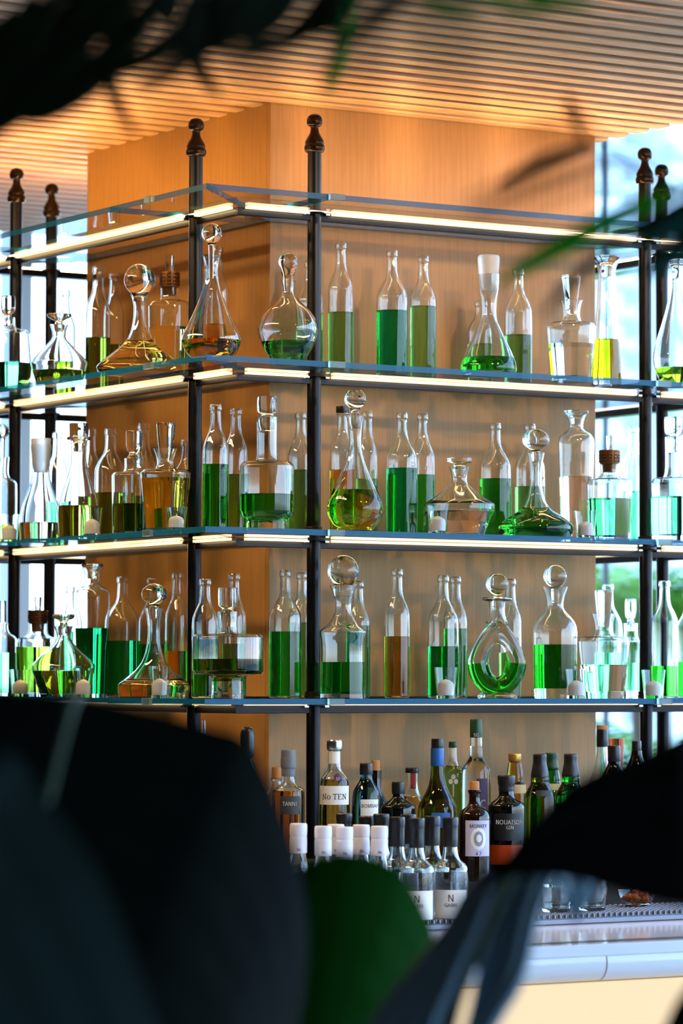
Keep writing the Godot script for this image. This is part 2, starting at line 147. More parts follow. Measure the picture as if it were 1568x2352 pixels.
	wine("wine bottle of bright green liquid beyond the end post, lowest shelf", Vector3(1.329, 1.6069, 0.070), 0.3249, 0.0374, 0.0889, "bright", "")
	wine("bottle of deep green liquid at the far end, lowest shelf", Vector3(1.467, 1.6069, 0.000), 0.2972, 0.0379, 0.1019, "deepgreen", "")
	votive("clear votive glass below the cork brown collar decanter", "white candle in the votive below the cork brown collar decanter", Vector3(-0.180, 1.6069, -0.882), 0.0760, 0.0302)
	votive("clear votive glass before the tall vase decanter, lowest shelf", "white candle in the votive before the emerald vase decanter", Vector3(-0.160, 1.6069, -0.545), 0.0789, 0.0293)
	votive("clear votive glass before the gold ship decanter", "white candle in the votive before the gold ship decanter", Vector3(-0.180, 1.6069, -0.082), 0.0833, 0.0292)
	votive("clear votive glass before the broad emerald bottle", "white candle in the votive before the broad emerald bottle", Vector3(0.557, 1.6069, 0.140), 0.0822, 0.0310)
	votive("clear votive glass beside the thick based decanter", "white candle in the votive beside the thick based decanter", Vector3(0.967, 1.6069, 0.155), 0.0790, 0.0316)
	votive("clear votive glass beyond the end post, lowest shelf", "white candle in the votive beyond the end post", Vector3(1.245, 1.6069, 0.130), 0.0777, 0.0334)
	ring_decanter("pear shaped decanter with a hole through its body and a ball stopper", Vector3(0.768, 1.6069, 0.070), 1.1681)
	# --- liquor on the bar counter
	spirit("liquor_bottle", "slim clear bottle mostly hidden by the corner post and the big dark leaf", "bottle", "", Vector3(-0.163, 1.1900, 0.120), [[28.6, 0.0, 1], [28.6, 214.3], [26.4, 247.2], [8.8, 280.1], [5.5, 324.0], [4.4, 362.4, 1]], "glass", 203.3, "paleclear", [], [])
	spirit("liquor_bottle", "dark foil topped bottle rising behind the big dark leaf", "bottle", "", Vector3(-0.012, 1.1900, 0.080), [[40.2, 0.0, 1], [40.2, 144.8], [37.9, 178.1], [19.0, 244.7], [10.0, 272.4]], "blackglass", 0.0, "", [{"p": [[0.0, 266.9, 1], [17.9, 266.9, 1], [19.0, 322.4], [16.7, 338.0], [8.9, 344.7]], "m": "blackcap", "n": "foil"}], [])
	spirit("liquor_bottle", "small corked bottle behind the grey capped amber bottle", "bottle", "", Vector3(0.110, 1.1900, 0.020), [[28.3, 0.0, 1], [28.3, 140.8], [27.1, 163.3], [13.6, 197.0], [14.7, 210.5, 1]], "glass", 140.8, "gold", [{"p": [[0.0, 208.3, 1], [12.4, 208.3, 1], [12.4, 237.5], [11.2, 239.8, 1]], "m": "cork", "n": "cork"}], [])
	spirit("liquor_bottle", "amber liquor bottle with a grey cap and dark grey label", "bottle", "", Vector3(0.027, 1.1400, 0.220), [[41.9, 0.0, 1], [41.9, 229.2], [39.7, 240.1], [24.3, 246.7], [16.6, 255.5], [15.4, 273.1, 1]], "glass", 234.7, "amberdeep", [{"p": [[0.0, 270.9, 1], [17.7, 270.9, 1], [17.7, 290.6], [19.9, 292.8], [19.9, 315.9], [18.8, 318.1, 1], [18.8, 334.6], [17.7, 337.9, 1]], "m": "greycap", "n": "cap"}, {"p": [[19.2, 314.8, 1], [19.2, 318.1, 1]], "m": "redline", "n": "ring"}], [["label", "darklabel", 176.5, 222.6, 41.9, 4.4, 24.3, [["TANNI", 9.9, 202.8, "silver"]]]])
	spirit("liquor_bottle", "pale olive gin bottle with a silver cap and white label", "bottle", "", Vector3(0.145, 1.1400, 0.250), [[39.9, 0.0, 1], [39.9, 256.9], [28.8, 274.5], [15.5, 287.7], [15.5, 336.3, 1]], "glass", 263.5, "oliveyellow", [{"p": [[0.0, 335.2, 1], [17.7, 335.2, 1], [19.9, 340.7], [19.9, 359.4], [17.7, 362.8]], "m": "steel", "n": "cap"}], [["neck_label", "whitelabel", 302.1, 333.0, 15.5, 0.0, 14.4, []], ["label", "whitelabel", 199.6, 247.0, 39.9, 0.0, 36.6, [["No TEN", 14.4, 219.4, "charcoal"]]], ["seal", "purpleseal", 259.1, 278.9, 36.6, 8.9, 10.0, [["M", 8.9, 264.6, "lilac"]]]])
	spirit("liquor_bottle", "pale blue gin bottle with a black cap and arched white label", "bottle", "", Vector3(0.228, 1.1400, 0.270), [[37.8, 0.0, 1], [37.8, 224.2], [26.7, 245.2], [15.6, 260.7], [15.6, 276.2, 1]], "blueglass", 0.0, "", [{"p": [[0.0, 274.0, 1], [16.7, 274.0, 1], [16.7, 301.6], [15.0, 303.8, 1]], "m": "blackcap", "n": "cap"}], [["label", "whitelabel", 163.4, 212.1, 37.8, 10.0, 23.3, [["BOMBAY", 8.9, 195.5, "charcoal"]]]])
	spirit("liquor_bottle", "dark bottle with a bare cork behind the pale blue bottle", "bottle", "", Vector3(0.376, 1.1900, 0.080), [[37.7, 0.0, 1], [37.7, 115.5], [36.5, 138.2], [19.4, 166.6], [16.0, 194.9], [16.0, 229.0, 1]], "blackglass", 0.0, "", [{"p": [[0.0, 226.7, 1], [11.4, 226.7, 1], [11.4, 252.9], [10.3, 255.1, 1]], "m": "cork", "n": "cork"}], [])
	spirit("liquor_bottle", "squat black bottle with a broad black stopper", "bottle", "", Vector3(0.344, 1.1400, 0.240), [[46.0, 0.0, 1], [46.0, 180.3], [44.9, 191.5], [29.2, 202.6], [14.6, 211.6], [13.5, 224.9, 1]], "blackglass", 0.0, "", [{"p": [[0.0, 222.7, 1], [16.8, 222.7, 1], [16.8, 251.7], [15.1, 254.0, 1]], "m": "blackcap", "n": "cap"}], [])
	spirit("liquor_bottle", "small pale bottle with a red neck label", "bottle", "", Vector3(0.503, 1.1900, 0.060), [[31.1, 0.0, 1], [31.1, 135.4], [25.3, 156.0], [15.0, 175.5], [15.0, 221.3, 1]], "glass", 158.3, "palegold", [{"p": [[0.0, 220.2, 1], [18.4, 220.2, 1], [18.4, 231.7], [16.6, 233.9, 1]], "m": "blackcap", "n": "cap"}], [["neck_label", "redlabel", 178.9, 220.2, 15.0, 3.5, 6.9, []]])
	spirit("liquor_bottle", "tall dark olive bottle with a blue banded neck", "bottle", "", Vector3(0.530, 1.1900, 0.140), [[52.7, 0.0, 1], [52.7, 128.3], [45.8, 145.4], [25.2, 180.7], [18.3, 211.5], [17.2, 240.0, 1]], "oliveglass", 0.0, "", [{"p": [[0.0, 285.5, 1], [16.0, 285.5, 1], [16.0, 308.4], [14.9, 311.8, 1]], "m": "blackcap", "n": "cap"}, {"p": [[0.0, 240.0, 1], [17.7, 240.0, 1], [17.7, 283.3], [17.2, 286.7, 1]], "m": "bluecap", "n": "neck_band"}], [["label", "bluelabel", 80.5, 119.2, 52.7, 9.2, 25.2, []]])
	spirit("liquor_bottle", "pale green gin bottle with a white trefoil emblem", "bottle", "", Vector3(0.699, 1.1900, -0.040), [[32.9, 0.0, 1], [32.9, 205.0], [31.7, 220.2], [18.8, 234.2], [10.6, 245.9], [10.6, 285.7, 1]], "glass", 234.2, "palegreen", [{"p": [[0.0, 283.4, 1], [11.8, 283.4, 1], [11.8, 297.4], [10.6, 299.7, 1]], "m": "greencap", "n": "cap"}], [["neck_label", "whitelabel", 245.9, 282.2, 10.6, 0.0, 9.4, []], ["emblem", "silverprint", 199.1, 213.2, 32.9, 0.0, 5.9, []], ["emblem", "silverprint", 186.3, 200.3, 32.9, -7.1, 5.9, []], ["emblem", "silverprint", 186.3, 200.3, 32.9, 7.1, 5.9, []], ["emblem", "silverprint", 152.4, 186.3, 32.9, 0.0, 1.9, []]])
	spirit("liquor_bottle", "tall clear bottle with a green cap and purple label", "bottle", "", Vector3(0.720, 1.1900, 0.040), [[39.7, 0.0, 1], [39.7, 212.5], [36.2, 233.4], [23.4, 249.7], [16.4, 261.3], [16.4, 313.6, 1]], "glass", 289.2, "paleclear", [{"p": [[0.0, 311.3, 1], [16.4, 311.3, 1], [16.4, 359.0], [14.7, 361.3, 1]], "m": "greencap", "n": "cap"}], [["label", "purplelabel", 119.5, 203.2, 39.9, 16.4, 16.4, [["C", 23.4, 133.5, "lilac"]]], ["cap_print", "greencap", 316.0, 333.4, 17.1, 0.0, 9.3, [["SG", 9.3, 318.3, "lilac"]]]])
	spirit("liquor_bottle", "brown apothecary bottle with a cork and pale lilac stamp label", "bottle", "", Vector3(0.520, 1.1400, 0.330), [[41.6, 0.0, 1], [41.6, 154.4], [40.5, 171.1], [29.2, 184.6], [14.6, 193.5], [13.5, 222.6], [16.9, 227.0, 1], [16.9, 232.6, 1]], "brownglass", 0.0, "", [{"p": [[0.0, 229.3, 1], [12.4, 229.3, 1], [12.4, 252.7], [11.1, 255.0, 1]], "m": "cork", "n": "cork"}], [["label", "lilaclabel", 63.9, 155.5, 41.8, 9.0, 31.5, [["MONKEY", 9.0, 141.0, "charcoal"], ["4 7", 9.0, 70.6, "charcoal"]]], ["emblem", "silverprint", 79.6, 137.6, 42.0, 9.0, 20.2, []], ["emblem", "emblemgrey", 88.5, 128.7, 42.4, 9.0, 12.4, []], ["emblem", "silverprint", 99.7, 119.8, 42.6, 10.1, 6.7, []]])
	spirit("liquor_bottle", "broad black bottle lettered in silver", "bottle", "", Vector3(0.640, 1.1400, 0.300), [[48.8, 0.0, 1], [48.8, 181.5], [47.7, 192.8], [34.1, 201.8], [20.4, 210.9], [19.3, 230.0, 1]], "blackglass", 0.0, "", [{"p": [[0.0, 226.7, 1], [20.4, 226.7, 1], [20.4, 240.2], [22.7, 247.0], [23.8, 265.1], [21.6, 268.4, 1]], "m": "blackcap", "n": "cap"}], [["label", "blacklabel", 100.3, 170.2, 49.0, 6.8, 38.6, [["NOUAISON", 11.4, 147.7, "silver"], ["GIN", 9.1, 134.1, "silver"]]], ["lower_band", "amberprint", 38.3, 89.0, 49.0, 0.0, 40.9, []]])
	spirit("liquor_bottle", "gold capsuled bottle behind the broad black lettered bottle", "bottle", "", Vector3(0.839, 1.1900, 0.050), [[41.1, 0.0, 1], [41.1, 152.8], [38.8, 170.3], [22.3, 191.3], [23.5, 205.4], [20.0, 228.8], [17.6, 244.0]], "goldglass", 0.0, "", [{"p": [[0.0, 242.8, 1], [16.4, 244.0], [17.6, 265.0], [15.3, 268.5, 1]], "m": "goldcap", "n": "cap"}], [["label", "creamlabel", 162.1, 185.5, 40.5, 7.0, 23.5, []]])
	spirit("liquor_bottle", "olive bottle with a long black capsule", "bottle", "", Vector3(0.816, 1.1900, 0.200), [[42.8, 0.0, 1], [42.8, 146.0], [39.4, 166.7], [23.1, 192.0], [25.5, 203.5], [18.5, 220.8]], "oliveglass", 0.0, "", [{"p": [[0.0, 208.1, 1], [24.3, 208.1, 1], [23.1, 220.8], [17.4, 247.3], [18.5, 266.9], [16.2, 270.3, 1]], "m": "blackcap", "n": "capsule"}], [["label", "darklabel", 159.8, 174.7, 40.5, 9.3, 20.8, []]])
	spirit("liquor_bottle", "green capsuled bottle behind the olive bottle", "bottle", "", Vector3(0.981, 1.1900, 0.020), [[40.4, 0.0, 1], [40.4, 143.8], [38.0, 163.9], [22.6, 187.5], [23.7, 199.3], [19.0, 220.6]], "greenglass", 0.0, "", [{"p": [[0.0, 219.4, 1], [21.4, 220.6], [16.6, 244.2], [17.8, 264.3], [16.6, 267.8, 1]], "m": "greencap", "n": "capsule"}], [["label", "creamlabel", 167.4, 185.1, 35.6, 4.7, 21.4, []]])
	spirit("liquor_bottle", "bright green bottle with a long black capsule", "bottle", "", Vector3(0.945, 1.1900, 0.160), [[43.3, 0.0, 1], [43.3, 142.7], [39.8, 163.6], [23.4, 189.2], [25.7, 200.9], [18.7, 218.3]], "greenglass", 0.0, "", [{"p": [[0.0, 207.8, 1], [24.6, 207.8, 1], [23.4, 218.3], [17.6, 245.1], [18.7, 264.9], [16.4, 268.4, 1]], "m": "blackcap", "n": "capsule"}], [])
	spirit("liquor_bottle", "clear bottle with a long black neck and tan top, before the palms", "bottle", "", Vector3(1.093, 1.1900, 0.100), [[40.3, 0.0, 1], [40.3, 150.3], [35.6, 185.7], [21.4, 227.0], [15.4, 262.4], [14.2, 284.8, 1]], "glass", 126.7, "paleclear", [{"p": [[0.0, 332.1, 1], [15.4, 332.1, 1], [15.4, 341.5], [14.2, 343.9, 1]], "m": "cork", "n": "cork"}, {"p": [[0.0, 283.6, 1], [15.4, 284.8, 1], [15.4, 329.7], [14.8, 333.3, 1]], "m": "blackcap", "n": "neck_band"}], [])
	spirit("liquor_bottle", "dark bottle with a plain dark cap, before the palms", "bottle", "", Vector3(1.060, 1.1900, 0.200), [[37.6, 0.0, 1], [37.6, 188.7], [35.2, 206.2], [17.6, 235.4], [16.4, 249.4, 1]], "blackglass", 0.0, "", [{"p": [[0.0, 247.1, 1], [17.6, 247.1, 1], [17.6, 287.9], [15.8, 290.3, 1]], "m": "blackcap", "n": "cap"}], [])
	spirit("tumbler", "copper tinted tumbler behind the dark capped bottle", "glass", "", Vector3(1.229, 1.1900, -0.020), [[16.9, 0.0, 1], [18.1, 228.8], [21.7, 304.6, 1]], "copperglass", 0.0, "", [], [])
	spirit("liquor_bottle", "brown bottle with a short black cap beside the end post", "bottle", "", Vector3(1.209, 1.1900, 0.100), [[35.8, 0.0, 1], [35.8, 190.0], [33.4, 213.8], [15.5, 255.4], [14.3, 273.2, 1]], "brownglass", 0.0, "", [{"p": [[0.0, 270.8, 1], [13.1, 270.8, 1], [13.1, 298.1], [11.8, 300.5, 1]], "m": "blackcap", "n": "cap"}], [])
	spirit("liquor_bottle", "white capped small bottle standing apart at the big leaf edge", "bottle", "white capped small bottles on the bar mat", Vector3(-0.196, 1.0740, 0.640), [[24.0, 0.0, 1], [24.0, 134.0], [17.7, 159.9], [16.7, 169.2, 1]], "glass", 123.6, "paleclear", [{"p": [[0.0, 167.1, 1], [20.4, 167.1, 1], [20.7, 203.4], [19.4, 207.6], [20.9, 210.7], [20.9, 234.5], [18.8, 237.7, 1]], "m": "whitecap", "n": "capsule"}], [["print", "whitecap", 169.2, 200.3, 20.9, 3.1, 14.6, [["Nr.", 7.3, 175.4, "charcoal"]]]])
	spirit("liquor_bottle", "white capped small bottle below the second post", "bottle", "white capped small bottles on the bar mat", Vector3(-0.139, 1.0740, 0.660), [[24.1, 0.0, 1], [24.1, 127.2], [17.8, 153.1], [16.7, 162.5, 1]], "glass", 116.8, "paleclear", [{"p": [[0.0, 160.4, 1], [20.4, 160.4, 1], [20.7, 196.7], [19.5, 200.9], [20.9, 204.0], [20.9, 227.9], [18.8, 231.0, 1]], "m": "whitecap", "n": "capsule"}], [["print", "whitecap", 162.5, 193.6, 20.9, 3.1, 14.6, [["Nr.", 7.3, 168.7, "charcoal"]]]])
	spirit("liquor_bottle", "white capped small bottle set back between two others", "bottle", "white capped small bottles on the bar mat", Vector3(-0.017, 1.0740, 0.520), [[24.6, 0.0, 1], [24.6, 121.6], [18.2, 148.1], [17.1, 157.7, 1]], "glass", 111.0, "paleclear", [{"p": [[0.0, 155.6, 1], [20.8, 155.6, 1], [21.2, 192.7], [19.9, 197.0], [21.4, 200.1], [21.4, 224.6], [19.2, 227.8, 1]], "m": "whitecap", "n": "capsule"}], [["print", "whitecap", 157.7, 189.5, 21.4, 3.2, 15.0, [["Nr.", 7.5, 164.1, "charcoal"]]]])
	spirit("liquor_bottle", "white capped small bottle before a black capped one", "bottle", "white capped small bottles on the bar mat", Vector3(-0.079, 1.0740, 0.660), [[24.1, 0.0, 1], [24.1, 123.5], [17.8, 149.5], [16.8, 158.9, 1]], "glass", 113.1, "paleclear", [{"p": [[0.0, 156.8, 1], [20.5, 156.8, 1], [20.8, 193.3], [19.5, 197.5], [21.0, 200.6], [21.0, 224.6], [18.9, 227.7, 1]], "m": "whitecap", "n": "capsule"}], [["print", "whitecap", 158.9, 190.2, 21.0, 3.1, 14.7, [["Nr.", 7.3, 165.2, "charcoal"]]]])
	spirit("liquor_bottle", "white capped small bottle set slightly back in its row", "bottle", "white capped small bottles on the bar mat", Vector3(0.006, 1.0740, 0.600), [[24.4, 0.0, 1], [24.4, 123.7], [18.0, 150.0], [17.0, 159.5, 1]], "glass", 113.1, "paleclear", [{"p": [[0.0, 157.4, 1], [20.7, 157.4, 1], [21.0, 194.3], [19.7, 198.5], [21.2, 201.7], [21.2, 225.9], [19.1, 229.1, 1]], "m": "whitecap", "n": "capsule"}], [["print", "whitecap", 159.5, 191.1, 21.2, 3.2, 14.9, [["Nr.", 7.4, 165.8, "charcoal"]]]])
	spirit("liquor_bottle", "white capped small bottle next to the clear black capped bottles", "bottle", "white capped small bottles on the bar mat", Vector3(0.014, 1.0740, 0.670), [[24.3, 0.0, 1], [24.3, 123.6], [17.9, 149.7], [16.9, 159.2, 1]], "glass", 113.1, "paleclear", [{"p": [[0.0, 157.1, 1], [20.6, 157.1, 1], [20.9, 193.7], [19.6, 197.9], [21.1, 201.0], [21.1, 225.1], [19.0, 228.3, 1]], "m": "whitecap", "n": "capsule"}], [["print", "whitecap", 159.2, 190.6, 21.1, 3.2, 14.8, [["Nr.", 7.4, 165.4, "charcoal"]]]])
	spirit("liquor_bottle", "black capped small bottle behind the white capsules, near the second post", "bottle", "black capped small bottles on the bar mat", Vector3(0.063, 1.0740, 0.430), [[26.0, 0.0, 1], [26.0, 136.9], [18.4, 163.8], [17.3, 178.8, 1]], "glass", 131.5, "paleclear", [{"p": [[0.0, 176.7, 1], [18.4, 176.7, 1], [18.4, 226.2], [19.5, 228.3], [20.6, 246.7], [18.4, 249.9, 1]], "m": "blackcap", "n": "capsule"}], [])
	spirit("liquor_bottle", "black capped small bottle seen between two white capsules", "bottle", "black capped small bottles on the bar mat", Vector3(0.129, 1.0740, 0.430), [[26.1, 0.0, 1], [26.1, 128.7], [18.5, 155.7], [17.4, 170.9, 1]], "glass", 123.3, "paleclear", [{"p": [[0.0, 168.7, 1], [18.5, 168.7, 1], [18.5, 218.4], [19.6, 220.6], [20.7, 238.9], [18.5, 242.2, 1]], "m": "blackcap", "n": "capsule"}], [])
	spirit("liquor_bottle", "black capped small bottle behind the last white capsule", "bottle", "black capped small bottles on the bar mat", Vector3(0.137, 1.0740, 0.485), [[26.0, 0.0, 1], [26.0, 136.4], [18.4, 163.3], [17.3, 178.3, 1]], "glass", 131.0, "paleclear", [{"p": [[0.0, 176.2, 1], [18.4, 176.2, 1], [18.4, 225.6], [19.5, 227.8], [20.6, 246.1], [18.4, 249.3, 1]], "m": "blackcap", "n": "capsule"}], [])
	spirit("liquor_bottle", "clear black capped bottle, first after the white capsules", "bottle", "clear black capped bottles on the bar mat", Vector3(0.139, 1.0740, 0.555), [[44.1, 0.0, 1], [44.1, 118.1], [38.7, 128.7], [23.7, 139.4], [18.3, 156.5], [17.2, 173.6, 1]], "glass", 111.7, "water", [{"p": [[0.0, 171.4, 1], [18.8, 171.4, 1], [18.8, 219.5], [19.9, 222.7], [19.9, 240.9], [18.3, 244.1, 1]], "m": "blackcap", "n": "capsule"}], [])
	spirit("liquor_bottle", "clear black capped bottle with a white label, before the pair of caps", "bottle", "clear black capped bottles on the bar mat", Vector3(0.135, 1.0740, 0.650), [[43.7, 0.0, 1], [43.7, 119.4], [38.3, 130.0], [23.4, 140.5], [18.1, 157.5], [17.0, 174.4, 1]], "glass", 113.1, "water", [{"p": [[0.0, 172.3, 1], [18.6, 172.3, 1], [18.6, 219.9], [19.7, 223.0], [19.7, 241.0], [18.1, 244.2, 1]], "m": "blackcap", "n": "capsule"}], [["label", "whitelabel", 0.0, 69.8, 43.9, 0.0, 38.3, [["N", 17.0, 49.7, "charcoal"], ["GARRI", 8.5, 32.8, "charcoal"]]]])
	spirit("liquor_bottle", "clear black capped bottle set back between two labelled ones", "bottle", "clear black capped bottles on the bar mat", Vector3(0.259, 1.0740, 0.530), [[44.5, 0.0, 1], [44.5, 115.9], [39.1, 126.7], [23.9, 137.4], [18.5, 154.7], [17.4, 171.9, 1]], "glass", 109.4, "water", [{"p": [[0.0, 169.8, 1], [19.0, 169.8, 1], [19.0, 218.3], [20.1, 221.6], [20.1, 239.9], [18.5, 243.1, 1]], "m": "blackcap", "n": "capsule"}], [])
	spirit("liquor_bottle", "clear black capped bottle with a white label, beside the brown apothecary bottle", "bottle", "clear black capped bottles on the bar mat", Vector3(0.233, 1.0740, 0.650), [[43.9, 0.0, 1], [43.9, 118.9], [38.6, 129.6], [23.6, 140.2], [18.2, 157.2], [17.1, 174.2, 1]], "glass", 112.6, "water", [{"p": [[0.0, 172.1, 1], [18.7, 172.1, 1], [18.7, 220.0], [19.8, 223.2], [19.8, 241.3], [18.2, 244.5, 1]], "m": "blackcap", "n": "capsule"}], [["label", "whitelabel", 0.0, 69.0, 44.1, 0.0, 38.6, [["N", 17.1, 48.8, "charcoal"], ["GARRI", 8.6, 31.8, "charcoal"]]]])
	spirit("liquor_bottle", "clear black capped bottle at the back of its row", "bottle", "clear black capped bottles on the bar mat", Vector3(0.252, 1.0740, 0.430), [[44.9, 0.0, 1], [44.9, 115.8], [39.5, 126.7], [24.1, 137.6], [18.6, 155.0], [17.5, 172.4, 1]], "glass", 109.3, "water", [{"p": [[0.0, 170.2, 1], [19.2, 170.2, 1], [19.2, 219.2], [20.3, 222.5], [20.3, 241.0], [18.6, 244.3, 1]], "m": "blackcap", "n": "capsule"}], [])
	tumbler("lower fluted tumbler of the stack beside the drooping leaf", Vector3(0.585, 1.0740, 0.600), 0.0418)
	tumbler("upper fluted tumbler of the stack beside the drooping leaf", Vector3(0.585, 1.1360, 0.600), 0.0418)
	tumbler("lower fluted tumbler of the stack next to the garnish bowl", Vector3(0.696, 1.0740, 0.600), 0.0410)
	tumbler("upper fluted tumbler of the stack next to the garnish bowl", Vector3(0.696, 1.1360, 0.600), 0.0410)
	garnish_bowl(Vector3(0.896, 1.0740, 0.520), 0.052)
	outside()
	# --- foreground plants, out of focus before the bar
	var near = plant("broad_leaf_plant", "broad leaved plant with huge dark leaves filling the lower corner before the bar", "plant", Vector3(-2.647, 0, 3.842))
	leaf(near, [Vector3(-2.717, 1.644, 3.839), Vector3(-2.669, 1.640, 3.987), Vector3(-2.593, 1.636, 4.033), Vector3(-2.530, 1.624, 4.072), Vector3(-2.472, 1.609, 4.107), Vector3(-2.418, 1.592, 4.139), Vector3(-2.391, 1.580, 4.155), Vector3(-2.367, 1.538, 4.168), Vector3(-2.348, 1.486, 4.177), Vector3(-2.332, 1.436, 4.183), Vector3(-2.323, 1.391, 4.186), Vector3(-2.319, 1.328, 4.185), Vector3(-2.324, 1.250, 4.178), Vector3(-2.313, 1.155, 4.120)], [Vector3(-2.941, 1.341, 4.154), Vector3(-2.890, 1.292, 4.183), Vector3(-2.839, 1.243, 4.212), Vector3(-2.788, 1.205, 4.241), Vector3(-2.746, 1.185, 4.266), Vector3(-2.713, 1.175, 4.286), Vector3(-2.684, 1.166, 4.304), Vector3(-2.659, 1.156, 4.319), Vector3(-2.638, 1.146, 4.331), Vector3(-2.617, 1.137, 4.343), Vector3(-2.600, 1.127, 4.353), Vector3(-2.583, 1.117, 4.363), Vector3(-2.566, 1.108, 4.373), Vector3(-2.553, 1.098, 4.380)], "leaf_dark", 0.0006, 7, 0.0)
	leaf(near, [Vector3(-2.985, 1.652, 4.498), Vector3(-2.975, 1.626, 4.621), Vector3(-2.992, 1.593, 4.726), Vector3(-2.968, 1.553, 4.739), Vector3(-2.939, 1.510, 4.754), Vector3(-2.913, 1.468, 4.768), Vector3(-2.896, 1.427, 4.776), Vector3(-2.882, 1.389, 4.782), Vector3(-2.870, 1.353, 4.788), Vector3(-2.856, 1.309, 4.794), Vector3(-2.846, 1.254, 4.797)], [Vector3(-3.253, 1.516, 4.796), Vector3(-3.235, 1.476, 4.805), Vector3(-3.223, 1.436, 4.809), Vector3(-3.215, 1.396, 4.812), Vector3(-3.207, 1.356, 4.814), Vector3(-3.196, 1.316, 4.819), Vector3(-3.178, 1.276, 4.828), Vector3(-3.160, 1.252, 4.838), Vector3(-3.143, 1.228, 4.847), Vector3(-3.115, 1.197, 4.863), Vector3(-3.087, 1.165, 4.878)], "leaf_teal", 0.0006, 5, 0.0)
	stem(near, [Vector3(-2.577, 1.636, 4.079), Vector3(-2.598, 1.612, 4.100), Vector3(-2.620, 1.571, 4.119), Vector3(-2.651, 1.526, 4.156), Vector3(-2.677, 1.482, 4.184), Vector3(-2.709, 1.410, 4.220)], 0.006, "rib_pale", "midrib")
	stem(near, [Vector3(-2.709, 1.410, 4.220), Vector3(-2.708, 1.258, 4.176), Vector3(-2.654, 1.081, 3.964), Vector3(-2.643, 0.772, 3.835)], 0.009, "leaf_dark", "petiole")
	var middle = plant("rounded_leaf_plant", "plant with one rounded green leaf catching the light before the bar", "plant", Vector3(-1.893, 0, 3.596))
	leaf(middle, [Vector3(-2.077, 1.349, 3.748), Vector3(-2.076, 1.378, 3.750), Vector3(-2.068, 1.400, 3.756), Vector3(-2.051, 1.412, 3.768), Vector3(-2.032, 1.417, 3.779), Vector3(-2.012, 1.419, 3.792), Vector3(-1.992, 1.415, 3.804), Vector3(-1.969, 1.405, 3.817), Vector3(-1.951, 1.389, 3.828), Vector3(-1.936, 1.362, 3.836), Vector3(-1.922, 1.333, 3.842), Vector3(-1.914, 1.308, 3.846), Vector3(-1.911, 1.267, 3.846), Vector3(-1.914, 1.220, 3.841), Vector3(-1.937, 1.149, 3.823)], [Vector3(-2.252, 1.098, 3.919), Vector3(-2.242, 1.092, 3.925), Vector3(-2.232, 1.087, 3.931), Vector3(-2.223, 1.081, 3.936), Vector3(-2.213, 1.076, 3.942), Vector3(-2.204, 1.076, 3.948), Vector3(-2.194, 1.076, 3.954), Vector3(-2.185, 1.076, 3.960), Vector3(-2.175, 1.076, 3.965), Vector3(-2.166, 1.081, 3.971), Vector3(-2.157, 1.087, 3.978), Vector3(-2.147, 1.093, 3.984), Vector3(-2.138, 1.098, 3.990), Vector3(-2.129, 1.104, 3.996), Vector3(-2.120, 1.109, 4.002)], "leaf_green", 0.0007, 6, 0.0)
	stem(middle, [Vector3(-2.150, 1.092, 3.923), Vector3(-1.995, 0.919, 3.715), Vector3(-1.888, 0.651, 3.589)], 0.010, "leaf_green", "petiole")
	var side = plant("pleated_leaf_plant", "plant with a black silhouetted leaf and pleated blue grey leaves before the counter", "plant", Vector3(-1.450, 0, 4.108))
	leaf(side, [Vector3(-2.208, 1.413, 4.377), Vector3(-2.193, 1.429, 4.387), Vector3(-2.176, 1.444, 4.398), Vector3(-2.159, 1.472, 4.410), Vector3(-2.140, 1.498, 4.424), Vector3(-2.117, 1.525, 4.439), Vector3(-2.096, 1.541, 4.454), Vector3(-2.074, 1.552, 4.468), Vector3(-2.048, 1.563, 4.484), Vector3(-2.023, 1.577, 4.501), Vector3(-1.997, 1.592, 4.518), Vector3(-1.914, 1.613, 4.511), Vector3(-1.816, 1.634, 4.514)], [Vector3(-2.205, 1.411, 4.378), Vector3(-2.188, 1.419, 4.389), Vector3(-2.171, 1.420, 4.400), Vector3(-2.153, 1.421, 4.411), Vector3(-2.136, 1.421, 4.422), Vector3(-2.114, 1.419, 4.435), Vector3(-2.092, 1.414, 4.448), Vector3(-2.070, 1.406, 4.462), Vector3(-2.048, 1.398, 4.475), Vector3(-2.022, 1.391, 4.491), Vector3(-1.991, 1.385, 4.509), Vector3(-1.939, 1.378, 4.541), Vector3(-1.873, 1.368, 4.581)], "leaf_black", 0.004, 3, 0.0)
	leaf(side, [Vector3(-2.026, 1.412, 4.136), Vector3(-2.051, 1.378, 4.119), Vector3(-2.062, 1.349, 4.110), Vector3(-2.082, 1.316, 4.096), Vector3(-2.104, 1.286, 4.080), Vector3(-2.127, 1.256, 4.065), Vector3(-2.145, 1.225, 4.052), Vector3(-2.160, 1.181, 4.040)], [Vector3(-2.026, 1.415, 4.195), Vector3(-2.037, 1.377, 4.186), Vector3(-2.046, 1.344, 4.179), Vector3(-2.056, 1.315, 4.171), Vector3(-2.067, 1.287, 4.163), Vector3(-2.076, 1.260, 4.155), Vector3(-2.086, 1.236, 4.148), Vector3(-2.096, 1.187, 4.138)], "leaf_blue", 0.01, 4, 0.0)
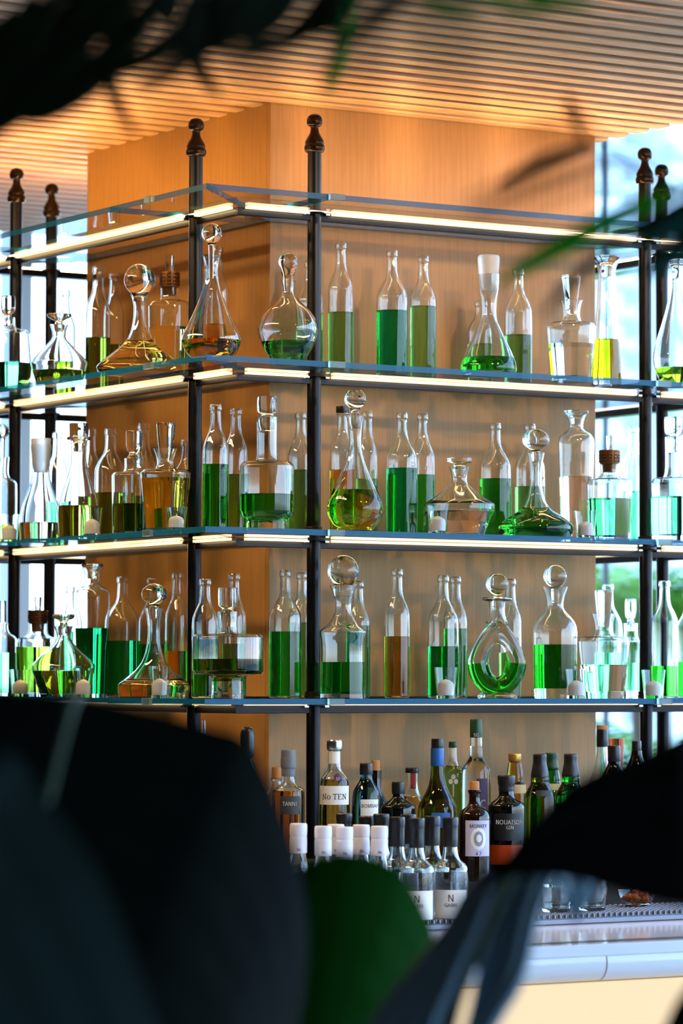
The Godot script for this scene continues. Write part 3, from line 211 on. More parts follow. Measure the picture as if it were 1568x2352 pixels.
	leaf(side, [Vector3(-2.016, 1.410, 4.142), Vector3(-2.018, 1.374, 4.139), Vector3(-2.021, 1.341, 4.135), Vector3(-2.025, 1.311, 4.131), Vector3(-2.030, 1.283, 4.126), Vector3(-2.036, 1.256, 4.121), Vector3(-2.041, 1.231, 4.116), Vector3(-2.050, 1.182, 4.108)], [Vector3(-1.986, 1.416, 4.232), Vector3(-1.994, 1.383, 4.225), Vector3(-2.000, 1.356, 4.219), Vector3(-2.005, 1.329, 4.215), Vector3(-2.012, 1.299, 4.209), Vector3(-2.023, 1.272, 4.200), Vector3(-2.041, 1.245, 4.188), Vector3(-2.072, 1.185, 4.165)], "leaf_blue", 0.01, 4, 0.0)
	leaf(side, [Vector3(-1.957, 1.410, 4.179), Vector3(-1.947, 1.391, 4.184), Vector3(-1.938, 1.371, 4.188), Vector3(-1.932, 1.355, 4.191), Vector3(-1.929, 1.342, 4.192)], [Vector3(-1.892, 1.407, 4.218), Vector3(-1.902, 1.388, 4.211), Vector3(-1.914, 1.370, 4.203), Vector3(-1.923, 1.354, 4.197), Vector3(-1.928, 1.342, 4.193)], "leaf_blue", 0.004, 2, 0.0)
	stem(side, [Vector3(-2.024, 1.415, 4.196), Vector3(-2.036, 1.399, 4.200), Vector3(-2.055, 1.362, 4.198), Vector3(-2.069, 1.313, 4.186), Vector3(-2.086, 1.265, 4.173), Vector3(-2.099, 1.200, 4.161)], 0.007, "rib_pale", "midrib")
	stem(side, [Vector3(-1.877, 1.501, 4.587), Vector3(-1.678, 1.419, 4.470), Vector3(-1.497, 1.115, 4.211), Vector3(-1.445, 0.693, 4.101)], 0.012, "leaf_black", "petiole")
	leaf(side, [Vector3(-1.961, 1.203, 4.400), Vector3(-1.948, 1.240, 4.410), Vector3(-1.939, 1.264, 4.417), Vector3(-1.927, 1.285, 4.425), Vector3(-1.901, 1.319, 4.443)], [Vector3(-1.869, 1.130, 4.452), Vector3(-1.861, 1.162, 4.459), Vector3(-1.853, 1.188, 4.466), Vector3(-1.845, 1.214, 4.472), Vector3(-1.837, 1.240, 4.479)], "leaf_dark", 0.004, 3, 0.0)
	var palm = plant("tall_palm", "tall palm whose blurred dark fronds hang under the slatted ceiling", "palm", Vector3(-3.127, 0, 4.011))
	frond(palm, [Vector3(-2.998, 2.207, 4.169), Vector3(-2.877, 2.339, 4.251), Vector3(-2.771, 2.402, 4.320), Vector3(-2.661, 2.447, 4.391), Vector3(-2.541, 2.471, 4.467), Vector3(-2.425, 2.486, 4.539)], 0.006, "frond_dark", [[Vector3(-2.764, 2.422, 4.326), Vector3(-2.777, 2.378, 4.315), Vector3(-2.814, 2.295, 4.288), 0.0361, "frond_dark"], [Vector3(-2.710, 2.442, 4.360), Vector3(-2.729, 2.366, 4.344), Vector3(-2.797, 2.261, 4.297), 0.0536, "frond_dark"], [Vector3(-2.677, 2.446, 4.381), Vector3(-2.719, 2.378, 4.351), Vector3(-2.768, 2.271, 4.315), 0.0409, "frond_dark"], [Vector3(-2.624, 2.456, 4.415), Vector3(-2.635, 2.405, 4.405), Vector3(-2.642, 2.383, 4.400), 0.0312, "frond_dark"], [Vector3(-2.619, 2.456, 4.417), Vector3(-2.661, 2.388, 4.388), Vector3(-2.744, 2.300, 4.332), 0.0293, "frond_dark"], [Vector3(-2.566, 2.466, 4.451), Vector3(-2.604, 2.361, 4.421), Vector3(-2.711, 2.325, 4.353), 0.0312, "frond_dark"], [Vector3(-2.533, 2.471, 4.472), Vector3(-2.539, 2.396, 4.464), Vector3(-2.612, 2.349, 4.416), 0.0302, "frond_dark"], [Vector3(-2.694, 2.446, 4.371), Vector3(-2.759, 2.344, 4.324), Vector3(-2.817, 2.242, 4.283), 0.0488, "frond_dark"], [Vector3(-2.582, 2.466, 4.441), Vector3(-2.645, 2.394, 4.398), Vector3(-2.582, 2.298, 4.432), 0.0234, "frond_dark"], [Vector3(-2.673, 2.442, 4.383), Vector3(-2.715, 2.329, 4.351), Vector3(-2.660, 2.258, 4.381), 0.0215, "frond_dark"], [Vector3(-2.735, 2.427, 4.344), Vector3(-2.808, 2.320, 4.293), Vector3(-2.825, 2.251, 4.278), 0.0390, "frond_dark"], [Vector3(-2.549, 2.466, 4.461), Vector3(-2.592, 2.347, 4.428), Vector3(-2.669, 2.315, 4.378), 0.0253, "frond_dark"], [Vector3(-2.500, 2.476, 4.493), Vector3(-2.526, 2.384, 4.471), Vector3(-2.571, 2.369, 4.442), 0.0322, "frond_dark"], [Vector3(-2.475, 2.481, 4.508), Vector3(-2.479, 2.384, 4.500), Vector3(-2.542, 2.364, 4.460), 0.0273, "frond_dark"], [Vector3(-2.458, 2.481, 4.518), Vector3(-2.472, 2.359, 4.503), Vector3(-2.588, 2.354, 4.431), 0.0244, "frond_dark"], [Vector3(-2.442, 2.481, 4.529), Vector3(-2.456, 2.376, 4.514), Vector3(-2.522, 2.379, 4.473), 0.0273, "frond_dark"], [Vector3(-2.780, 2.402, 4.315), Vector3(-2.813, 2.329, 4.290), Vector3(-2.822, 2.295, 4.283), 0.0536, "frond_dark"], [Vector3(-2.632, 2.456, 4.410), Vector3(-2.694, 2.293, 4.362), Vector3(-2.776, 2.276, 4.310), 0.0293, "frond_dark"], [Vector3(-2.747, 2.422, 4.336), Vector3(-2.771, 2.325, 4.316), Vector3(-2.805, 2.266, 4.292), 0.0439, "frond_dark"], [Vector3(-2.652, 2.451, 4.397), Vector3(-2.684, 2.395, 4.374), Vector3(-2.733, 2.349, 4.341), 0.0273, "frond_dark"], [Vector3(-2.508, 2.476, 4.487), Vector3(-2.563, 2.344, 4.446), Vector3(-2.621, 2.369, 4.411), 0.0215, "frond_dark"]])
	frond(palm, [Vector3(-3.082, 2.400, 4.364), Vector3(-2.926, 2.447, 4.463), Vector3(-2.749, 2.466, 4.573), Vector3(-2.572, 2.448, 4.682), Vector3(-2.433, 2.411, 4.766), Vector3(-2.326, 2.379, 4.830)], 0.006, "frond_dark", [[Vector3(-2.572, 2.448, 4.682), Vector3(-2.568, 2.331, 4.678), Vector3(-2.591, 2.274, 4.660), 0.0194, "frond_green"], [Vector3(-2.492, 2.429, 4.730), Vector3(-2.522, 2.362, 4.708), Vector3(-2.584, 2.323, 4.667), 0.0185, "frond_dark"], [Vector3(-2.421, 2.409, 4.773), Vector3(-2.402, 2.366, 4.782), Vector3(-2.345, 2.371, 4.818), 0.0166, "frond_green"], [Vector3(-2.469, 2.420, 4.744), Vector3(-2.439, 2.354, 4.759), Vector3(-2.381, 2.369, 4.796), 0.0166, "frond_green"], [Vector3(-2.520, 2.434, 4.713), Vector3(-2.508, 2.347, 4.716), Vector3(-2.444, 2.368, 4.757), 0.0157, "frond_green"], [Vector3(-2.548, 2.443, 4.696), Vector3(-2.561, 2.358, 4.683), Vector3(-2.608, 2.337, 4.653), 0.0157, "frond_dark"], [Vector3(-2.635, 2.457, 4.643), Vector3(-2.632, 2.364, 4.640), Vector3(-2.695, 2.346, 4.600), 0.0231, "frond_dark"]])
	var palm2 = plant("arching_palm", "arching palm whose blurred green leaflets cross the end posts", "palm", Vector3(-1.646, 0, 4.809))
	frond(palm2, [Vector3(-1.850, 2.084, 4.754), Vector3(-1.959, 2.154, 4.691), Vector3(-2.049, 2.199, 4.638), Vector3(-2.118, 2.243, 4.598), Vector3(-2.162, 2.278, 4.573), Vector3(-2.197, 2.326, 4.554)], 0.004, "frond_dark", [[Vector3(-2.050, 2.233, 4.639), Vector3(-2.170, 2.178, 4.562), Vector3(-2.263, 2.104, 4.500), 0.0260, "frond_green"], [Vector3(-2.024, 2.219, 4.655), Vector3(-2.092, 2.186, 4.610), Vector3(-2.122, 2.153, 4.590), 0.0420, "frond_teal"], [Vector3(-1.998, 2.194, 4.669), Vector3(-2.073, 2.168, 4.622), Vector3(-2.117, 2.113, 4.591), 0.0320, "frond_teal"], [Vector3(-2.100, 2.193, 4.606), Vector3(-2.157, 2.151, 4.568), Vector3(-2.218, 2.068, 4.526), 0.0140, "frond_dark"], [Vector3(-2.971, 2.049, 5.707), Vector3(-3.020, 2.032, 5.676), Vector3(-3.069, 2.003, 5.644), 0.0097, "frond_dark"], [Vector3(-2.960, 2.039, 5.714), Vector3(-2.992, 2.021, 5.692), Vector3(-3.069, 1.996, 5.643), 0.0097, "frond_dark"], [Vector3(-2.166, 2.268, 4.570), Vector3(-2.208, 2.261, 4.543), Vector3(-2.266, 2.218, 4.505), 0.0180, "frond_dark"], [Vector3(-2.991, 2.062, 5.696), Vector3(-3.020, 2.070, 5.678), Vector3(-3.032, 2.045, 5.669), 0.0097, "frond_dark"], [Vector3(-2.197, 2.326, 4.554), Vector3(-2.190, 2.303, 4.557), Vector3(-2.174, 2.261, 4.564), 0.0130, "frond_dark"], [Vector3(-3.321, 1.957, 6.192), Vector3(-3.325, 1.944, 6.188), Vector3(-3.328, 1.932, 6.186), 0.0060, "frond_dark"], [Vector3(-3.286, 1.932, 6.212), Vector3(-3.308, 1.938, 6.199), Vector3(-3.330, 1.959, 6.186), 0.0060, "frond_dark"]])
	frond(palm, [Vector3(-3.859, 2.062, 6.336), Vector3(-3.790, 2.047, 6.377), Vector3(-3.722, 2.039, 6.419), Vector3(-3.654, 2.035, 6.461)], 0.003, "frond_dark", [[Vector3(-3.751, 2.043, 6.402), Vector3(-3.740, 1.941, 6.402), Vector3(-3.728, 1.879, 6.406), 0.0128, "frond_dark"], [Vector3(-3.718, 2.039, 6.421), Vector3(-3.711, 1.951, 6.421), Vector3(-3.697, 1.879, 6.425), 0.0152, "frond_dark"], [Vector3(-3.661, 2.035, 6.457), Vector3(-3.667, 1.950, 6.448), Vector3(-3.666, 1.869, 6.444), 0.0132, "frond_dark"], [Vector3(-3.640, 2.031, 6.469), Vector3(-3.629, 1.955, 6.472), Vector3(-3.625, 1.863, 6.469), 0.0100, "frond_dark"]])


# ------------------------------------------------------------------ naming
func numbered(called: String) -> String:
	var n: int = taken.get(called, -1) + 1
	taken[called] = n
	return called if n == 0 else "%s_%03d" % [called, n]

func thing(called: String, label: String, category: String, at := Vector3.ZERO, group := "", turn := 0.0) -> Node3D:
	var o := Node3D.new()
	o.name = numbered(called)
	o.position = at
	o.rotation.y = turn
	add_child(o, true)
	o.set_meta("label", label)
	o.set_meta("category", category)
	if group:
		o.set_meta("group", group)
	return o

func part(called: String, mesh: Mesh, mat: Material, parent: Node, at := Vector3.ZERO, turn := 0.0) -> MeshInstance3D:
	var o := MeshInstance3D.new()
	o.name = called
	o.mesh = mesh
	if mat:
		o.material_override = mat
	o.position = at
	o.rotation.y = turn
	parent.add_child(o, true)
	return o

func structure(called: String, mesh: Mesh, mat: Material, at := Vector3.ZERO) -> MeshInstance3D:
	var o := part(called, mesh, mat, self, at)
	o.set_meta("kind", "structure")
	return o

# ------------------------------------------------------------------ materials
func solid(c: Color, rough := 0.6, metal := 0.0) -> StandardMaterial3D:
	var m := StandardMaterial3D.new()
	m.albedo_color = c
	m.roughness = rough
	m.metallic = metal
	return m

func clear(c: Color, index := 1.5, rough := 0.0) -> StandardMaterial3D:
	var m := solid(Color(c.r, c.g, c.b, 0.0), rough)
	m.transparency = BaseMaterial3D.TRANSPARENCY_ALPHA
	m.refraction_enabled = true
	m.refraction_scale = (index - 1.0) / 10.0
	return m

func glow(c: Color, e: float) -> StandardMaterial3D:
	var m := solid(Color(0.9, 0.9, 0.88), 0.6)
	m.emission_enabled = true
	m.emission = c
	m.emission_energy_multiplier = e
	return m

func wood(a: Color, b: Color, scale: Vector3, rough := 0.5, sd := 3) -> StandardMaterial3D:
	var m := solid(Color.WHITE, rough)
	var n := FastNoiseLite.new()
	n.seed = sd
	n.noise_type = FastNoiseLite.TYPE_SIMPLEX_SMOOTH
	n.frequency = 0.02
	n.fractal_octaves = 5
	n.fractal_gain = 0.62
	var t := NoiseTexture2D.new()
	t.width = 512
	t.height = 512
	t.seamless = true
	t.noise = n
	var g := Gradient.new()
	g.set_color(0, a)
	g.set_color(1, b)
	g.add_point(0.45, a.lerp(b, 0.42))
	g.add_point(0.55, a.lerp(b, 0.68))
	t.color_ramp = g
	m.albedo_texture = t
	m.uv1_triplanar = true
	m.uv1_world_triplanar = true
	m.uv1_scale = scale
	return m

func make_materials() -> void:
	M.glass = clear(Color(0.98, 0.995, 0.99))
	M.pane = solid(Color(0.40, 0.60, 0.60, 0.012), 0.0)
	M.pane.transparency = BaseMaterial3D.TRANSPARENCY_ALPHA
	M.pane_top = M.pane.duplicate()
	M.pane_top.metallic_specular = 0.0
	M.pane_edge = solid(Color(0.03, 0.33, 0.48, 0.85), 0.30)
	M.pane_edge.metallic_specular = 0.3
	M.pane_edge.transparency = BaseMaterial3D.TRANSPARENCY_ALPHA
	M.clip_glass = clear(Color(0.80, 0.93, 0.92), 1.5, 0.35)
	M.frosted = clear(Color(0.96, 0.97, 0.97), 1.5, 0.45)
	M.frosted.albedo_color.a = 0.25
	M.window_glass = solid(Color(0.6, 0.64, 0.65, 0.004), 0.0)
	M.window_glass.metallic_specular = 0.15
	M.window_glass.transparency = BaseMaterial3D.TRANSPARENCY_ALPHA
	var liquids := {
		"green": Color(0.20, 0.70, 0.22), "emerald": Color(0.09, 0.67, 0.38), "deepgreen": Color(0.10, 0.50, 0.12), "bright": Color(0.20, 0.78, 0.18),
		"palegreen": Color(0.54, 0.78, 0.44), "mossgreen": Color(0.44, 0.68, 0.36), "teal": Color(0.46, 0.86, 0.58), "olive": Color(0.46, 0.57, 0.18),
		"darkolive": Color(0.42, 0.49, 0.18), "lime": Color(0.70, 0.84, 0.14), "limegreen": Color(0.62, 0.82, 0.24), "yellow": Color(0.86, 0.88, 0.08),
		"yellowgold": Color(0.93, 0.82, 0.24), "gold": Color(0.95, 0.83, 0.44), "palegold": Color(0.95, 0.90, 0.70), "olivegold": Color(0.80, 0.73, 0.36),
		"amber": Color(0.95, 0.70, 0.20), "amberdeep": Color(0.90, 0.55, 0.14), "orange": Color(0.95, 0.64, 0.16), "brown": Color(0.72, 0.56, 0.24),
		"clear": Color(0.95, 0.93, 0.88), "paleclear": Color(0.95, 0.95, 0.90), "blush": Color(0.94, 0.84, 0.76), "oliveyellow": Color(0.78, 0.76, 0.40), "water": Color(0.95, 0.98, 1.0)}
	for k in liquids:
		M["liquid_" + k] = clear(liquids[k], 1.42)
	M.blackglass = solid(Color(0.03, 0.028, 0.03), 0.06)
	M.brownglass = solid(Color(0.10, 0.045, 0.02), 0.06)
	M.oliveglass = clear(Color(0.42, 0.40, 0.10), 1.4)
	M.greenglass = clear(Color(0.12, 0.62, 0.16), 1.4)
	M.blueglass = clear(Color(0.42, 0.74, 0.95), 1.4)
	M.goldglass = clear(Color(0.86, 0.68, 0.30), 1.4)
	M.copperglass = clear(Color(0.86, 0.55, 0.42), 1.4)
	M.bronze = solid(Color(0.50, 0.31, 0.14), 0.38, 0.85)
	M.darkbronze = solid(Color(0.16, 0.09, 0.05), 0.5, 0.6)
	M.steel = solid(Color(0.75, 0.76, 0.78), 0.25, 1.0)
	M.chrome = solid(Color(0.85, 0.80, 0.72), 0.15, 1.0)
	M.blackmetal = solid(Color(0.055, 0.062, 0.085), 0.34, 0.6)
	M.finial = solid(Color(0.17, 0.125, 0.10), 0.28, 0.85)
	M.blackcap = solid(Color(0.08, 0.08, 0.095), 0.35)
	M.greycap = solid(Color(0.40, 0.42, 0.44), 0.5)
	M.redline = solid(Color(0.65, 0.16, 0.12), 0.5)
	M.bluecap = solid(Color(0.10, 0.36, 0.66), 0.4)
	M.greencap = solid(Color(0.08, 0.26, 0.13), 0.4)
	M.goldcap = solid(Color(0.80, 0.60, 0.28), 0.35, 0.6)
	M.whitecap = solid(Color(0.86, 0.86, 0.90), 0.45)
	M.cork = solid(Color(0.70, 0.48, 0.28), 0.9)
	M.whitelabel = solid(Color(0.88, 0.89, 0.88), 0.7)
	M.darklabel = solid(Color(0.20, 0.20, 0.20), 0.6)
	M.blacklabel = solid(Color(0.06, 0.06, 0.07), 0.5)
	M.redlabel = solid(Color(0.66, 0.15, 0.12), 0.6)
	M.bluelabel = solid(Color(0.16, 0.45, 0.80), 0.5)
	M.purplelabel = solid(Color(0.20, 0.12, 0.28), 0.6)
	M.purpleseal = solid(Color(0.34, 0.16, 0.30), 0.5)
	M.lilaclabel = solid(Color(0.72, 0.72, 0.86), 0.7)
	M.creamlabel = solid(Color(0.84, 0.76, 0.55), 0.7)
	M.silverprint = solid(Color(0.86, 0.88, 0.88), 0.4)
	M.amberprint = solid(Color(0.72, 0.26, 0.06), 0.3)
	M.silver = solid(Color(0.78, 0.78, 0.74), 0.4)
	M.charcoal = solid(Color(0.14, 0.14, 0.16), 0.6)
	M.emblemgrey = solid(Color(0.52, 0.55, 0.62), 0.6)
	M.lilac = solid(Color(0.75, 0.66, 0.80), 0.6)
	M.candle = solid(Color(0.93, 0.92, 0.92), 0.55)
	M.candle.subsurf_scatter_enabled = true
	M.candle.subsurf_scatter_strength = 0.4
	M.wick = solid(Color(0.75, 0.72, 0.66), 0.9)
	M.oak = wood(Color(0.61, 0.43, 0.205), Color(0.665, 0.485, 0.245), Vector3(11.0, 0.30, 11.0), 0.5, 5)
	M.slat = wood(Color(0.66, 0.48, 0.32), Color(0.86, 0.70, 0.52), Vector3(0.4, 9.0, 9.0), 0.5, 9)
	M.darkvoid = solid(Color(0.05, 0.042, 0.038), 0.9)
	M.darkwall = solid(Color(0.10, 0.09, 0.085), 0.9)
	M.floor = solid(Color(0.62, 0.58, 0.54), 0.5)
	M.whitewall = solid(Color(0.80, 0.82, 0.82), 0.8)
	M.frame = solid(Color(0.62, 0.66, 0.68), 0.5)
	M.darkframe = solid(Color(0.20, 0.22, 0.24), 0.5)
	M.curtain = solid(Color(0.86, 0.90, 0.94), 0.9)
	M.curtain.backlight_enabled = true
	M.curtain.backlight = Color(0.8, 0.86, 0.92)
	M.facade = solid(Color(0.88, 0.90, 0.90), 0.6)
	M.louvre = solid(Color(0.70, 0.75, 0.78), 0.6)
	M.terrace = solid(Color(0.60, 0.60, 0.58), 0.9)
	M.stone = solid(Color(0.86, 0.86, 0.88), 0.12)
	M.stone_top = solid(Color(0.86, 0.86, 0.89), 0.10)
	M.joint = solid(Color(0.48, 0.38, 0.24), 0.7)
	M.mat = solid(Color(0.42, 0.43, 0.48), 0.4, 0.6)
	M.led = glow(Color(1.0, 0.84, 0.60), 1.1)
	M.lamp_soft = glow(Color(1.0, 0.84, 0.62), 1.2)
	M.lamp = glow(Color(1.0, 0.8, 0.55), 4.0)
	M.panel_glow = glow(Color(1.0, 0.88, 0.68), 0.52)
	M.panel_glow.albedo_color = Color(0.36, 0.32, 0.26)
	M.uplight = glow(Color(1.0, 0.70, 0.38), 3.0)
	M.leaf_dark = leaf_mat(Color(0.035, 0.065, 0.055), Color(0.01, 0.02, 0.01), 0.8)
	M.leaf_teal = leaf_mat(Color(0.04, 0.11, 0.10), Color(0.01, 0.03, 0.02), 0.75)
	M.leaf_green = leaf_mat(Color(0.04, 0.24, 0.03), Color(0.04, 0.24, 0.02), 0.85)
	M.leaf_black = leaf_mat(Color(0.04, 0.045, 0.04), Color(0.01, 0.01, 0.01), 0.7)
	M.leaf_blue = leaf_mat(Color(0.52, 0.66, 0.74), Color(0.06, 0.10, 0.09), 0.34)
	M.leaf_blue.metallic_specular = 0.6
	M.rib_pale = leaf_mat(Color(0.30, 0.36, 0.30), Color(0.03, 0.04, 0.03), 0.4)
	M.frond_dark = leaf_mat(Color(0.07, 0.13, 0.07), Color(0.03, 0.07, 0.02), 0.5)
	M.frond_green = leaf_mat(Color(0.10, 0.50, 0.10), Color(0.12, 0.70, 0.10), 0.5)
	M.frond_teal = leaf_mat(Color(0.13, 0.30, 0.28), Color(0.05, 0.16, 0.12), 0.4)
	M.palm_out = leaf_mat(Color(0.30, 0.46, 0.05), Color(0.26, 0.48, 0.02), 0.6)
	M.pot = solid(Color(0.25, 0.22, 0.20), 0.7)
	M.bark = solid(Color(0.30, 0.24, 0.17), 0.9)

func leaf_mat(c: Color, through: Color, rough: float) -> StandardMaterial3D:
	var m := solid(c, rough)
	m.metallic_specular = 0.18
	m.backlight_enabled = true
	m.backlight = through
	return m

# ------------------------------------------------------------------ meshes
func box(size: Vector3) -> BoxMesh:
	var b := BoxMesh.new()
	b.size = size
	return b

func bevelled(size: Vector3, r := 0.003) -> ArrayMesh:
	# a box whose long edges (along its longest side) are chamfered
	var ax := 0
	if size.y > size.x and size.y >= size.z:
		ax = 1
	elif size.z > size.x:
		ax = 2
	var u := (ax + 1) % 3
	var v := (ax + 2) % 3
	var hu: float = size[u] / 2.0
	var hv: float = size[v] / 2.0
	var hl: float = size[ax] / 2.0
	var ring := [Vector2(hu, hv - r), Vector2(hu - r, hv), Vector2(r - hu, hv), Vector2(-hu, hv - r), Vector2(-hu, r - hv), Vector2(r - hu, -hv), Vector2(hu - r, -hv), Vector2(hu, r - hv)]
	var st := SurfaceTool.new()
	st.begin(Mesh.PRIMITIVE_TRIANGLES)
	st.set_smooth_group(-1)
	var n := ring.size()
	var at := func(p: Vector2, l: float) -> Vector3:
		var w := Vector3.ZERO
		w[u] = p.x
		w[v] = p.y
		w[ax] = l
		return w
	for i in n:
		var a: Vector2 = ring[i]
		var b: Vector2 = ring[(i + 1) % n]
		for p in [at.call(a, -hl), at.call(b, hl), at.call(b, -hl), at.call(a, -hl), at.call(a, hl), at.call(b, hl)]:
			st.add_vertex(p)
		for p in [at.call(Vector2.ZERO, hl), at.call(b, hl), at.call(a, hl), at.call(Vector2.ZERO, -hl), at.call(a, -hl), at.call(b, -hl)]:
			st.add_vertex(p)
	st.generate_normals()
	return st.commit()

func curve(pts: Array, scale := 0.001) -> PackedVector2Array:
	# control points [r, y] or [r, y, 1] (crisp) in millimetres, bottom to top -> a smooth outline
	var out := PackedVector2Array()
	var n := pts.size()
	for i in n:
		var p := Vector2(pts[i][0], pts[i][1]) * scale
		if i == 0 or i == n - 1:
			out.append(p)
			continue
		var a := Vector2(pts[i - 1][0], pts[i - 1][1]) * scale
		var b := Vector2(pts[i + 1][0], pts[i + 1][1]) * scale
		var ra := minf(0.5 * p.distance_to(a), 1.0)
		var rb := minf(0.5 * p.distance_to(b), 1.0)
		var steps := 6
		if pts[i].size() > 2:
			var fillet: float = 0.0012 if pts[i][2] == 1 else pts[i][2] * 0.001
			ra = minf(ra, fillet)
			rb = minf(rb, fillet)
			steps = 2 if pts[i][2] == 1 else 5
		var s := p + (a - p).normalized() * ra
		var e := p + (b - p).normalized() * rb
		for k in steps + 1:
			var t := float(k) / steps
			var w := s.lerp(p, t).lerp(p.lerp(e, t), t)
			if out.is_empty() or out[out.size() - 1].distance_to(w) > 0.00005:
				out.append(w)
	return out

func lathe(outline: PackedVector2Array, seg := 40, lobes := 0, amp := 0.0, into: ArrayMesh = null) -> ArrayMesh:
	# outline from bottom to top on the outside (then down the inside, for a wall): solid lies to its left
	var P := PackedVector2Array()
	var N := PackedVector2Array()
	var jump := PackedInt32Array()
	var count := outline.size()
	var dirs := PackedVector2Array()
	for i in count - 1:
		dirs.append((outline[i + 1] - outline[i]).normalized())
	for i in count:
		var d0: Vector2 = dirs[maxi(i - 1, 0)]
		var d1: Vector2 = dirs[mini(i, count - 2)]
		if i > 0 and i < count - 1 and d0.dot(d1) < 0.70:
			P.append(outline[i])
			N.append(Vector2(d0.y, -d0.x))
			jump.append(1)
			P.append(outline[i])
			N.append(Vector2(d1.y, -d1.x))
			jump.append(0)
		else:
			var d := (d0 + d1).normalized()
			P.append(outline[i])
			N.append(Vector2(d.y, -d.x))
			jump.append(0)
	var V := PackedVector3Array()
	var NN := PackedVector3Array()
	var I := PackedInt32Array()
	for i in P.size():
		for j in seg + 1:
			var a := TAU * j / seg
			var r := P[i].x
			if lobes:
				r *= 1.0 + amp * cos(lobes * a)
			V.append(Vector3(r * cos(a), P[i].y, r * sin(a)))
			NN.append(Vector3(N[i].x * cos(a), N[i].y, N[i].x * sin(a)))
	var w := seg + 1
	for i in P.size() - 1:
		if jump[i]:
			continue
		for j in seg:
			var a := i * w + j
			if P[i].x > 0.000001:
				I.append_array([a, a + 1, a + w + 1])
			if P[i + 1].x > 0.000001:
				I.append_array([a, a + w + 1, a + w])
	var arr := []
	arr.resize(Mesh.ARRAY_MAX)
	arr[Mesh.ARRAY_VERTEX] = V
	arr[Mesh.ARRAY_NORMAL] = NN
	arr[Mesh.ARRAY_INDEX] = I
	var m := into if into else ArrayMesh.new()
	m.add_surface_from_arrays(Mesh.PRIMITIVE_TRIANGLES, arr)
	return m

func capped(outline: PackedVector2Array) -> PackedVector2Array:
	var o := outline.duplicate()
	if o[0].x > 0.0:
		o.insert(0, Vector2(0, o[0].y))
	if o[o.size() - 1].x > 0.0:
		o.append(Vector2(0, o[o.size() - 1].y))
	return o

func cut(outline: PackedVector2Array, y: float, keep_low: bool) -> PackedVector2Array:
	# the piece of an outline (bottom to top) below or above a height
	var low := PackedVector2Array()
	var high := PackedVector2Array()
	var passed := false
	for i in outline.size():
		if not passed and i > 0 and outline[i].y >= y and outline[i - 1].y < y:
			var t := (y - outline[i - 1].y) / maxf(outline[i].y - outline[i - 1].y, 1e-6)
			var p := outline[i - 1].lerp(outline[i], t)
			low.append(p)
			high.append(p)
			passed = true
		if passed:
			if high[high.size() - 1].distance_to(outline[i]) > 1e-5:
				high.append(outline[i])
		else:
			low.append(outline[i])
	return low if keep_low else high

func walled(outer: PackedVector2Array, wall: float) -> PackedVector2Array:
	# a closed glass wall: up the outside, over the lip, down the inside, back to its start
	var o := outer.duplicate()
	var n := outer.size()
	var inner := PackedVector2Array()
	for i in n:
		var d := (outer[mini(i + 1, n - 1)] - outer[maxi(i - 1, 0)]).normalized()
		var p := outer[i] - Vector2(d.y, -d.x) * wall
		p.x = maxf(p.x, 0.004)
		p.y = clampf(p.y, outer[0].y, outer[n - 1].y)
		inner.append(p)
	for i in range(n - 1, -1, -1):
		if o[o.size() - 1].distance_to(inner[i]) > 1e-5:
			o.append(inner[i])
	o.append(outer[0])
	return o

func lathed(pts: Array, seg := 36) -> ArrayMesh:
	return lathe(capped(curve(pts)), seg)

func tube(path: Array, radius: float, tip := 1.0, sides := 8) -> ArrayMesh:
	var c := Curve3D.new()
	for i in path.size():
		var a: Vector3 = path[maxi(i - 1, 0)]
		var b: Vector3 = path[mini(i + 1, path.size() - 1)]
		c.add_point(path[i], (a - b) / 6.0, (b - a) / 6.0)
	var st := SurfaceTool.new()
	st.begin(Mesh.PRIMITIVE_TRIANGLES)
	var n := path.size() * 5
	var L := c.get_baked_length()
	var rings := []
	for i in n + 1:
		var p := c.sample_baked(L * i / n, true)
		var d := (c.sample_baked(minf(L, L * i / n + 0.01), true) - c.sample_baked(maxf(0.0, L * i / n - 0.01), true)).normalized()
		var s := d.cross(Vector3(0.3, 0.9, 0.2)).normalized()
		var u := s.cross(d)
		var ring := []
		for j in sides:
			var a := TAU * j / sides
			ring.append(p + (s * cos(a) + u * sin(a)) * radius * lerpf(1.0, tip, float(i) / n))
		rings.append(ring)
	for i in n:
		for j in sides:
			var k := (j + 1) % sides
			for q in [rings[i][j], rings[i + 1][k], rings[i][k], rings[i][j], rings[i + 1][j], rings[i + 1][k]]:
				st.add_vertex(q)
	for j in range(1, sides - 1):
		for q in [rings[0][0], rings[0][j], rings[0][j + 1], rings[n][0], rings[n][j + 1], rings[n][j]]:
			st.add_vertex(q)
	st.index()
	st.generate_normals()
	return st.commit()

